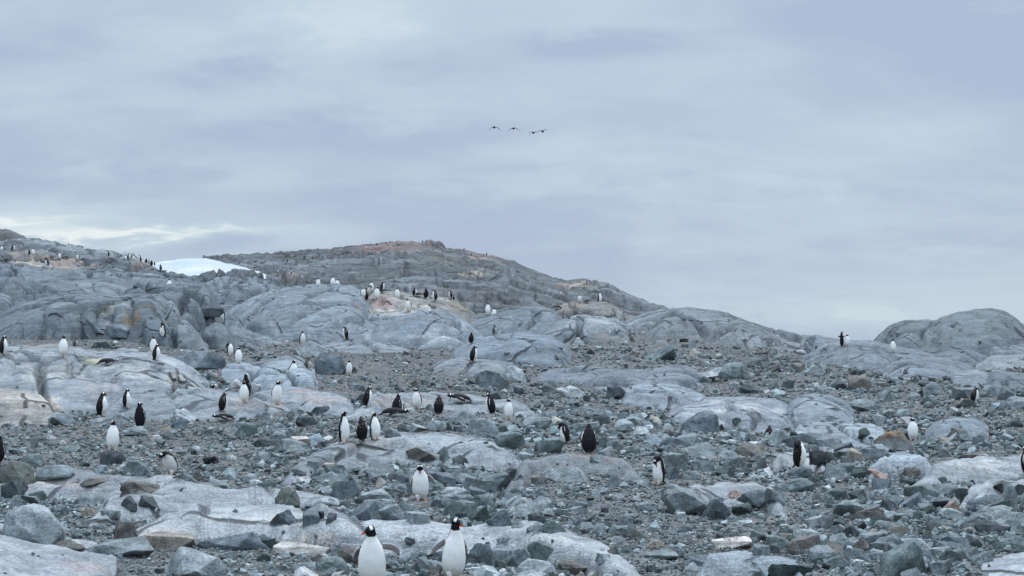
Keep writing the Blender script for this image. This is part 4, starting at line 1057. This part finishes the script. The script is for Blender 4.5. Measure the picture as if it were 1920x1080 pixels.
# ------------------------------------------------------------------ birds in the air
mb = bpy.data.materials.new('bird_plumage'); mb.use_nodes = True
_b = mb.node_tree.nodes['Principled BSDF']; _nb = NB(mb.node_tree)
_c = _nb.mix(_nb.noise(_nb.n('ShaderNodeTexCoord').outputs['Object'], 8), (.012, .013, .018), (.03, .03, .036))
mb.node_tree.links.new(_c, _b.inputs['Base Color']); _b.inputs['Roughness'].default_value = .6
UNDER_OLD = UNDER


def bird(u, v, left, right, label, yaw):
    """left/right: wing chains in photo pixels relative to the body"""
    g = Fig(); d = 140.; k = d/F
    kc = const((0, 0, 0, 1))
    g.loft([(0, .30, .0), (0, .20, .0), (0, 0, 0), (0, -.20, 0), (0, -.30, .015), (0, -.37, .02), (0, -.42, .01)], [(.015, .01), (.055, .04), (.095, .085), (.075, .07), (.042, .042), (.036, .036), (.006, .006)], (1, 0, 0), kc, nr=24, nc=16)
    g.loft([(0, .22, 0), (0, .36, .0), (0, .44, 0)], [(.05, .02), (.09, .012), (.07, .006)], (1, 0, 0), kc, nr=8, nc=12)
    for ch in (left, right):
        pts = [(x*k, .02+abs(x)*k*.12, -y*k) for x, y in ch]
        n = len(pts)
        w = np.interp(np.linspace(0, 1, n), [0, .4, .8, 1], [.10, .12, .075, .015])
        th = np.interp(np.linspace(0, 1, n), [0, 1], [.024, .006])
        g.loft(pts, [(a, b_) for a, b_ in zip(w, th)], (0, 1, 0), kc, nr=20, nc=10)
    co = np.vstack(g.co); f = np.vstack(g.f)
    me = bpy.data.meshes.new('bird'); me.from_pydata(co.tolist(), [], [tuple(dict.fromkeys(r)) for r in f.tolist()]); me.materials.append(mb)
    for p in me.polygons: p.use_smooth = True
    link('flying_bird', me, ((u-960)/F*d, d, (Y0-v)/F*d), (0, 0, math.radians(yaw)), label=label, category='bird', group='birds flying in a line')


bird(926.5, 239, [(0, -.5), (-4, -.5), (-7.5, 2.8), (-12, 6.5)], [(0, -.5), (4, -1), (9, 2), (14.5, 5.5)], 'dark bird with drooping wings, leftmost of four flying under the cloud', 6)
bird(963, 241, [(0, -.5), (-4, -.5), (-8, 2.5), (-12.5, 6)], [(0, -.5), (4, -1), (9, 1.8), (14, 5)], 'dark gliding bird, second from the left of the four in flight', 2)
bird(1000, 249, [(0, 0), (-3, -1.5), (-6.5, -.5), (-8, 4.5)], [(0, 0), (3, -1), (6.5, -2), (9, 2)], 'dark bird flying lower, overlapping its neighbour, third of the four', -4)
bird(1017.5, 246.5, [(0, 0), (-4, -2), (-7, -1.5), (-11, 1)], [(0, 0), (3, -2), (6, -4), (9.5, -3)], 'dark bird with lifted wings, rightmost of four in flight', 4)
# ------------------------------------------------------------------ boulders and stones
SC = dict(g=(.20, .228, .238), l=(.31, .34, .35), d=(.085, .10, .11), t=(.168, .205, .208), T=(.055, .077, .077), b=(.165, .155, .142), o=(.32, .285, .245),
          p=(.36, .26, .225), w=(.46, .48, .485), s=(.14, .166, .185), k=(.035, .04, .045), G=(.135, .145, .128))
WORDS = dict(g='grey', l='pale grey', d='dark slate', t='teal grey', T='dark green', b='brownish grey', o='tan', p='pinkish', w='whitish', s='slate blue', k='blackish', G='mossy green')
SHW = dict(r='rounded', a='angular', w='wedge shaped', s='flat', p='pointed', b='blocky', j='jagged', e='long')


def rock_mesh(seed, shape, w, h, colr, detail=True):
    """one stone, base at z=0, about w wide and h high"""
    R_ = np.random.default_rng(seed)
    n = {'r': 26, 'a': 13, 'w': 11, 's': 16, 'p': 12, 'b': 14, 'j': 18, 'e': 18}[shape]
    d = w*R_.uniform(.6, .95)
    flatten = True
    pt = R_.normal(size=(n, 3)); pt /= np.linalg.norm(pt, axis=1)[:, None]
    if shape == 'b': pt = np.sign(pt)*np.abs(pt)**.35
    elif shape in 'as': pt = np.sign(pt)*np.abs(pt)**.7
    if shape == 'j': pt *= R_.uniform(.65, 1.1, (n, 1))
    if shape == 'w':
        pt[:, 2] *= 1-.55*(pt[:, 0]*R_.choice([-1, 1])+1)/2
    if shape == 'p':
        up = pt[:, 2] > 0; pt[up, :2] *= (1-.75*np.clip(pt[up, 2:3], 0, 1)); pt[up, 0] += .25*pt[up, 2]*R_.choice([-1, 1])
    pt[:, 2] = np.maximum(pt[:, 2], -.32)
    bm = bmesh.new()
    for p in pt: bm.verts.new(p)
    r = bmesh.ops.convex_hull(bm, input=bm.verts)
    bmesh.ops.delete(bm, geom=[v for v in bm.verts if not v.link_faces], context='VERTS')
    if detail:
        bmesh.ops.bevel(bm, geom=bm.edges[:]+bm.verts[:], offset=.10 if shape in 're' else .035, segments=2, profile=.6, affect='EDGES', clamp_overlap=True)
        bmesh.ops.triangulate(bm, faces=bm.faces)
        bmesh.ops.subdivide_edges(bm, edges=[e for e in bm.edges if e.calc_length() > .28], cuts=1 if detail == 1 else 2, use_grid_fill=True)
        bmesh.ops.triangulate(bm, faces=bm.faces)
        bmesh.ops.subdivide_edges(bm, edges=[e for e in bm.edges if e.calc_length() > .2], cuts=1, use_grid_fill=True)
    bmesh.ops.triangulate(bm, faces=bm.faces)
    co = np.array([v.co[:] for v in bm.verts]); f = np.array([[v.index for v in x.verts] for x in bm.faces])
    bm.verts.index_update(); f = np.array([[v.index for v in x.verts] for x in bm.faces]); bm.free()
    if detail:
        s0 = seed*3.1
        for fr, am in ((1.3, .09), (3.1, .05), (7., .022)):
            nn_ = perlin(co[:, 0]*fr+s0+co[:, 2]*fr*.7, co[:, 1]*fr+co[:, 2]*fr*1.3, seed % 97)
            co *= (1+am*(1.0 if shape != 'j' else 2.0)*nn_)[:, None]
        if shape in 're':
            pass
        # cleavage steps
        if shape in 'abjw':
            ax = R_.normal(size=3); ax /= np.linalg.norm(ax)
            t_ = co@ax*4
            co -= ax[None]*((t_-np.floor(t_))*.06*(np.sin(np.floor(t_)*5) > 0))[:, None]
    mn, mx = co.min(0), co.max(0)
    co = (co-(mn+mx)/2)/(mx-mn)*np.array([w, d, h*1.22]); co[:, 2] += h*.61-h*.26
    a = R_.uniform(-.12, .12); ca, sa = math.cos(a), math.sin(a)
    x_, z_ = co[:, 0].copy(), co[:, 2].copy(); co[:, 0] = ca*x_-sa*z_; co[:, 2] = sa*x_+ca*z_
    tint = np.ones((len(co), 4)); tint[:, :3] = np.array(colr)*np.array([.98, 1.0, .985])*R_.uniform(.9, 1.1)*(.80 if detail else 1)
    tint[:, :3] *= (1+.25*perlin(co[:, 0]/w*2.5+seed, co[:, 1]/w*2.5+co[:, 2]/h*1.5, 3))[:, None]
    return co, f, tint


# u, width, bottom row, height, colour, shape    (photo pixels)
RK = """62 126 1019 74 l r|242 31 963 27 d r|279 46 960 25 d a|164 55 951 27 g a|57 42 947 19 t a|28 80 912 49 G r|104 78 911 23 g r|237 48 1013 38 b j|322 96 1034 38 o b|442 146 1034 40 s e
228 136 1045 33 g e|363 132 1088 62 l w|130 62 1030 19 b r|213 48 873 28 d r|395 32 872 17 k a|159 20 876 10 T a|131 43 849 13 t s|69 34 827 10 d s|96 21 824 9 w r|26 24 853 13 g a
208 36 975 17 g a|168 38 972 20 o r|119 18 968 20 t a|434 24 864 12 w r|371 22 903 23 b p|408 50 915 17 l s|344 42 901 13 t a|262 75 928 27 b j|175 50 915 17 b s
490 32 840 19 T r|538 49 949 34 G r|604 66 946 18 l r|650 56 938 39 s a|703 85 946 28 l s|678 73 978 36 s w|734 50 979 34 g a|783 54 983 23 l a|536 66 981 27 s p|583 33 985 26 s b
620 22 982 20 d a|600 16 976 18 k b|957 56 842 33 t b|835 24 866 29 t p|795 72 871 29 b w|536 22 873 18 g p|559 30 892 15 g a|587 25 882 14 g b|619 28 883 13 o b|638 35 906 15 g a
724 24 887 14 g b|758 30 929 24 d a|853 55 936 22 w r|905 31 911 19 g r|897 36 941 29 s a|831 48 953 20 s s|843 42 963 17 g a|900 46 981 31 T a|935 52 992 35 s j|903 52 1063 46 s r
888 34 1081 18 w a|946 31 1021 19 g r|769 24 1031 15 d a|568 118 1043 29 pk s|500 46 1033 29 T a|494 28 1055 19 T r|535 20 1046 13 l a|580 70 1076 20 g s|593 42 1087 17 G r|640 30 1087 11 w r
637 27 1041 20 g b|583 21 827 15 l b|541 38 823 21 g a|574 38 801 21 d r|522 36 824 15 g r|500 26 812 14 t r|904 68 819 35 g r|860 20 811 14 s a|865 63 797 25 g r|751 22 769 16 l r
769 18 775 12 w r|805 17 771 15 g r|737 33 821 18 g r|756 23 811 17 d a|600 36 776 15 d r|922 66 728 33 g r|963 50 719 33 l r|673 38 733 13 g s|616 66 704 42 s r|583 71 672 31 l w
794 19 723 13 t a|1030 58 851 31 t b|1313 75 811 41 s p|1353 19 809 14 k a|1382 18 799 11 T a|1262 19 821 14 d a|1228 15 804 14 g a|1154 38 751 26 d a|1073 48 747 23 w r|1031 35 737 14 d r
1268 42 884 35 g b|1259 29 902 26 s b|1293 42 901 19 g r|1300 20 881 18 g b|1324 32 886 24 t a|1408 64 861 31 b r|1418 36 868 12 d s|1385 32 886 29 g a|1064 94 902 26 l e|1151 34 916 27 g a
1284 94 962 48 g a|1344 54 977 44 s j|1390 40 969 26 T a|1427 90 949 27 g s|1378 26 937 15 p r|1187 30 855 19 t r|1151 25 834 16 w r|1121 30 867 13 t a|1157 26 941 17 w a|1210 42 961 21 g s
1103 18 951 14 t a|1369 78 1029 27 or b|1230 40 1032 20 o r|1238 66 1051 19 g b|1306 58 1061 23 s r|1146 30 1041 22 b p|1006 77 1083 34 l r|1018 60 1054 36 t a|990 74 1092 20 l r|1195 66 1013 23 G w
1277 22 981 19 w b|1040 52 1001 23 T a|1003 35 999 19 g a|973 30 993 27 w w|1006 33 981 18 d b|1124 28 1011 29 l p|1098 33 1001 21 g a|1428 34 1042 23 g b|1375 30 981 13 t r|1399 34 987 13 w s
1298 28 1082 27 w a|1222 22 1073 16 d b|1131 33 1057 17 g a|1692 102 1089 80 t p|1761 60 1080 34 g a|1843 42 1059 27 g a|1821 57 1029 28 g w|1640 72 1026 28 g b|1614 44 1041 31 b a|1642 30 1053 23 l a
1565 52 1067 25 g a|1510 70 1045 36 b a|1562 48 1037 23 b w|1515 60 1015 22 l r|1537 57 995 32 l b|1459 46 1031 28 t r|1449 24 1041 20 d b|1480 88 1089 30 T a|1885 46 964 56 g p|1872 24 923 16 k a
1907 26 931 21 d a|1781 35 963 25 p r|1742 30 966 19 T r|1779 45 976 23 l s|1722 26 981 24 g a|1664 35 961 25 d a|1697 34 966 14 g r|1667 42 977 20 l r|1771 44 933 27 g b|1804 26 941 26 T b
1765 27 909 13 d r|1654 41 921 24 s a|1644 44 903 19 p a|1604 36 901 23 T a|1561 51 901 31 t a|1565 21 871 25 t b|1587 25 874 17 d a|1538 45 869 26 k r|1680 84 847 40 gr w|1709 35 899 23 b j
1500 48 898 23 s r|1495 66 923 27 t r|1453 42 949 27 g a|1531 24 943 24 g p|1825 56 859 13 b s|1767 31 859 16 d r|1620 23 822 18 T a|1490 22 822 13 T r|1579 29 733 19 d p|1610 43 737 36 b a
1662 37 756 24 g w|1616 67 773 23 g r|1747 47 742 25 g r|1809 47 753 26 g a|1854 40 747 25 g r|1886 35 753 29 g r|1905 44 767 24 l r|1811 39 766 17 T j|1230 86 679 33 t a|1318 67 717 29 l p
1376 69 713 33 t r|1409 49 739 20 d s|1377 23 731 16 l r|1321 31 718 13 d r|178 39 631 23 s b|222 47 639 23 s a|192 37 653 15 t s|394 52 609 21 d s|362 120 691 30 s e|115 61 799 25 g a
27 23 813 18 l a|210 80 796 21 l s|310 24 808 13 o r|337 31 804 21 s r|254 59 818 18 g r|355 61 788 20 l s|320 29 826 13 d s|465 44 821 29 t s"""
SC['pk'] = (.46, .42, .40); WORDS['pk'] = 'pinkish pale'
SC['or'] = (.50, .37, .28); WORDS['or'] = 'orange and white'
SC['gr'] = (.22, .235, .235); WORDS['gr'] = 'rusty crested grey'
rocks = []
for i, e in enumerate(RK.replace('\n', '|').split('|')):
    p = e.split()
    rocks.append([float(p[0]), float(p[1]), float(p[2]), float(p[3]), p[4], p[5]])

# free scatter, evenly over the visible ground
NS = 74000
su = rng.uniform(-420, 2340, NS); sv = 640+(rng.uniform(0, 1, NS)**.9)*560
cols = np.clip(np.searchsorted(U, su), 0, NU-1)
jj = np.array([np.argmax(ROW[c] <= v) for c, v in zip(cols, sv)])
sd_ = D[jj]; sz = Z[cols, jj]; sl_ = LID[cols, jj]
vis = (ROW[cols, jj] <= sv) & (sd_ < 135) & (sd_ > 6) & (jj > 3)
# size in photo pixels: power law, finer in the gravel patches
fx_ = (su-960)/F*sd_
fineg = fbm(fx_/5.5, sd_/9, 77, 3)+np.where((su < 480) & (sv > 780) & (sv < 880), .9, 0)+np.where((su > 600) & (su < 1080) & (sv < 745), .7, 0)+np.where((su < 200) & (sv < 680), .9, 0)
smin = np.where(fineg > .35, 3.6, np.where((sv > 780), 6.6, 5.6))
px = smin*(1-rng.uniform(0, .9975, NS))**(-1/2.35)
px = np.minimum(px, np.where(fineg > .35, 16, np.interp(sv, [640, 720, 1080], [24, 34, 50])))
px *= 1+.45*np.clip(fbm(fx_/3.3, sd_/4.5, 78, 2), -1, 1)
px *= np.interp(sv, [640, 700, 900, 1150], [.72, .85, 1.05, 1.35])
keep = vis & ((sl_ == 0) | (rng.uniform(0, 1, NS) < .005))
# stones of the upper screes thin out on the far side
su, sv, sd_, sz, px, fx_, sl_ = [a[keep] for a in (su, sv, sd_, sz, px, fx_, sl_)]
px = np.where(sl_ > 0, np.minimum(px, 12), px)
print('stones', len(su))
# do not bury penguins: drop big ones right in front of them
bad = np.zeros(len(su), bool)
for u, v, d, lab, o in PLACED:
    near = (np.abs(su-u) < 16+px*.5) & (sd_ > d-2.2) & (sd_ < d+.5) & (px > 8)
    bad |= near
    bad |= (np.abs(su-u) < px*.62+9) & (sd_ < d) & (sv > v) & (sv-px*.75 < v-2) & (sv < v+60)
for r in rocks:
    near = (np.abs(su-r[0]) < r[1]*.45) & (sv > r[2]-r[3]*.3) & (sv < r[2]+r[3]*.35+4) & (px > r[3]*.55)
    bad |= near
k_ = ~bad
su, sv, sd_, sz, px, fx_ = [a[k_] for a in (su, sv, sd_, sz, px, fx_)]
order = np.argsort(-px)
su, sv, sd_, sz, px, fx_ = [a[order] for a in (su, sv, sd_, sz, px, fx_)]
inview = (su > 0) & (su < 1920) & (sv < 1085)
nbig = 300-len(rocks)
bigi = np.where(inview)[0][:nbig]
cw = list('gggglltttgsslgdtbgtt')
for i in bigi:
    rocks.append([float(su[i]), float(px[i]*1.25), float(sv[i]), float(px[i]*rng.uniform(.45, .7)), cw[int(rng.integers(len(cw)))], 'araswjb'[int(rng.integers(7))]])
rest = np.ones(len(su), bool); rest[bigi] = False
su, sv, sd_, sz, px, fx_ = [a[rest] for a in (su, sv, sd_, sz, px, fx_)]

# landmarks used in the labels
LM = [(o[0], o[1], t) for o, t in zip([(p[0], p[1]) for p in PLACED], [None]*len(PLACED))]
short = {0: 'the nearest striding penguin', 1: 'the striding penguin with bill to the right', 2: 'the penguin looking at its feet', 3: 'the bent over brown backed penguin',
         4: 'the penguin facing us on fine gravel', 6: 'the hunched pair of penguins', 8: 'the black penguin turned away on low rock', 10: 'the white and black penguin pair on bluish slab',
         14: 'the tallest of the three penguins', 17: 'the moulting penguin above the central slab', 18: 'the white penguin looking left', 20: 'the large black penguin seen from behind',
         21: 'the preening penguin with bulging white belly', 22: 'the black penguin preening backwards', 23: 'the upright penguin by the rusty crest', 27: 'the lone dark hunched penguin',
         29: 'the white bellied penguin by pale stones', 31: 'the penguin curled on the low slab', 33: 'the fluffy grey chick', 37: 'the small penguin by the blue boulder', 38: 'the penguin on the low pale dome',
         48: 'the upright penguin above the whaleback', 85: 'the pair of penguins on the right skyline', 12: 'the penguin lying below the whaleback', 45: 'the penguin on the dark overhang'}
lm = [(PLACED[i][0], PLACED[i][1], t) for i, t in short.items()]
lm += [(10, 1078, 'the bottom left corner'), (1910, 1078, 'the bottom right corner'), (1910, 690, 'the great round boulder at right'), (1370, 775, 'the striped slab')]
used = {}


def words_for(r, idx):
    u, w, v, h, c, s = r
    c2 = sorted(lm, key=lambda a: (a[0]-u)**2+((a[1]-v)*2)**2)
    size = 'large' if w > 60 else 'small' if w < 26 else ''
    nm = ' '.join(x for x in (size, SHW[s], WORDS[c], 'boulder' if w > 60 else 'rock') if x)
    dirs = lambda a: ('above ' if v-a[1] < -14 and abs(u-a[0]) < 60 else 'below ' if v-a[1] > 14 and abs(u-a[0]) < 60 else
                      ('upper ' if v-a[1] < -40 else 'lower ' if v-a[1] > 40 else '')+('left of ' if u < a[0] else 'right of '))
    for a in c2[:4]:
        dd = math.hypot(u-a[0], (v-a[1])*1.5)
        far = 'just ' if dd < 70 else 'some way ' if dd < 200 else 'far '
        dw = dirs(a).replace('upper left of', 'up and left of').replace('upper right of', 'up and right of').replace('lower left of', 'down and left of').replace('lower right of', 'down and right of')
        t_ = f'{nm} {far}{dw}{a[2]}'
        if len(t_.split()) <= 16 and t_ not in used:
            used[t_] = 1; return t_
    for wd in ('thin ', 'tilted ', 'broad ', 'low '):
        t_ = f'{wd}{nm} near {c2[0][2]}'
        if t_ not in used: used[t_] = 1; return t_
    t_ = f'{nm} between {c2[0][2]} and {c2[1][2]}'
    t_ = ' '.join(t_.split()[:16]); used[t_] = 1
    return t_


for i, r in enumerate(rocks):
    u, w, v, h, c, s = r
    hh = hit(u, v-min(3, h*.1))
    if hh is None or hh[0] > 140: hh = hit(u, v+8)
    if hh is None: print('rock miss', r); continue
    d, z, _ = hh
    if v > 1078: # base lies below the picture: follow the level ground
        d = min(d, 24)
    W, H = w*d/F, h*d/F
    co, f, tint = rock_mesh(1000+i, s, W, H, SC[c], detail=2 if w > 60 else 1)
    if c == 'gr':   # rusty lichen along the crest
        m_ = (co[:, 2] > H*.52)[:, None]; tint[:, :3] = np.where(m_ & (perlin(co[:, 0]*9, co[:, 2]*9+co[:, 1]*5, 4)[:, None] > -.25), (.22, .135, .075), tint[:, :3])
    if c == 'or':
        m_ = (co[:, 0]*.4+co[:, 1] < 0)[:, None]; tint[:, :3] = np.where(m_, (.55, .5, .46), tint[:, :3])
    big = 'boulder' if w > 60 else 'rock'
    me = new_mesh(big, co, f, M_STONE, {'tint': tint}, smooth=False)
    # facets stay crisp, bevels stay soft
    o = link(big, me, ((u-960)/F*(d+W*.15), d+W*.15, z-.02), (0, 0, 0), label=words_for(r, i), category=big, group='loose rocks on the stony ground')
    md = None
    me.polygons.foreach_set('use_smooth', np.full(len(me.polygons), True)); me.set_sharp_from_angle(angle=math.radians(30 if s not in 're' else 50))

# all the smaller stones as one mass
protos = []
for k in range(28):
    co, f, t_ = rock_mesh(5000+k, 'arasjbwrap'[k % 10], 1, .62, (1, 1, 1), detail=0)
    protos.append((co, f, t_[:, :1]))
small = []
for k in range(12):
    R_ = np.random.default_rng(900+k)
    pt = R_.normal(size=(8, 3)); pt /= np.linalg.norm(pt, axis=1)[:, None]
    bm = bmesh.new(); [bm.verts.new(p) for p in pt]; bmesh.ops.convex_hull(bm, input=bm.verts); bm.verts.index_update()
    co = np.array([v.co[:] for v in bm.verts]); f = np.array([[v.index for v in x.verts] for x in bm.faces]); bm.free()
    mn, mx = co.min(0), co.max(0); co = (co-(mn+mx)/2)/(mx-mn)*np.array([1, .9, .8]); co[:, 2] += .22
    small.append((co, f, np.ones((len(co), 1))))
pal = np.array([SC[x] for x in 'ggggggllttttgslswgdTtgolgtbgttg'])*np.array([.98, 1.0, .985]) ; pal = pal
cos, fs, ts = [], [], []
n0 = 0
which = rng.integers(0, 1000, len(su)); ci = rng.integers(0, len(pal), len(su)); ang = rng.uniform(0, 6.283, len(su))
tl = rng.normal(0, .22, (len(su), 2)); asp = rng.uniform(.6, 1.25, len(su)); br = rng.choice([.5, .75, .95, 1.15, 1.5, 1.9], p=[.12, .2, .26, .22, .13, .07], size=len(su))*rng.uniform(.9, 1.1, len(su)); hz = rng.uniform(.55, 1.1, len(su))
far_t = np.clip((sd_-55)/60, 0, 1)
def batch(lst, sel):
    global n0
    for k in range(len(lst)):
        ids = np.where(sel & (which % len(lst) == k))[0]
        if not len(ids): continue
        co, f, t_ = lst[k]; m = len(co)
        s_ = (px[ids]*sd_[ids]/F)[:, None]
        x_ = co[None, :, 0]*s_; y_ = co[None, :, 1]*s_*asp[ids][:, None]; z_ = co[None, :, 2]*s_*hz[ids][:, None]
        a = tl[ids, 0][:, None]; x2 = x_*np.cos(a)-z_*np.sin(a); z_ = x_*np.sin(a)+z_*np.cos(a); x_ = x2
        a = tl[ids, 1][:, None]; y2 = y_*np.cos(a)-z_*np.sin(a); z_ = y_*np.sin(a)+z_*np.cos(a); y_ = y2
        a = ang[ids][:, None]; x2 = x_*np.cos(a)-y_*np.sin(a); y2 = x_*np.sin(a)+y_*np.cos(a)
        out = np.stack([x2+fx_[ids][:, None], y2+sd_[ids][:, None], z_+sz[ids][:, None]], -1).reshape(-1, 3)
        c_ = pal[ci[ids]]*br[ids][:, None]*.78
        fa = far_t[ids][:, None]; c_ = np.minimum(c_, .36); c_ = c_*(1-.3*fa)+np.array([.17, .168, .162])*.3*fa
        tt = np.ones((len(ids), m, 4)); tt[..., :3] = c_[:, None]*t_[None]
        cos.append(out); ts.append(tt.reshape(-1, 4))
        fs.append((f[None]+(np.arange(len(ids))*m)[:, None, None]+n0).reshape(-1, 3)); n0 += len(out)
batch(protos, px > 8.5)
batch(small, px <= 8.5)
me = new_mesh('loose_stones', np.vstack(cos), np.vstack(fs), M_STONE, {'tint': np.vstack(ts)}, smooth=False)
link('loose_stones', me, kind='stuff', label='countless small grey and greenish stones strewn over the gravel', category='stones')
print('stone faces', len(me.polygons))
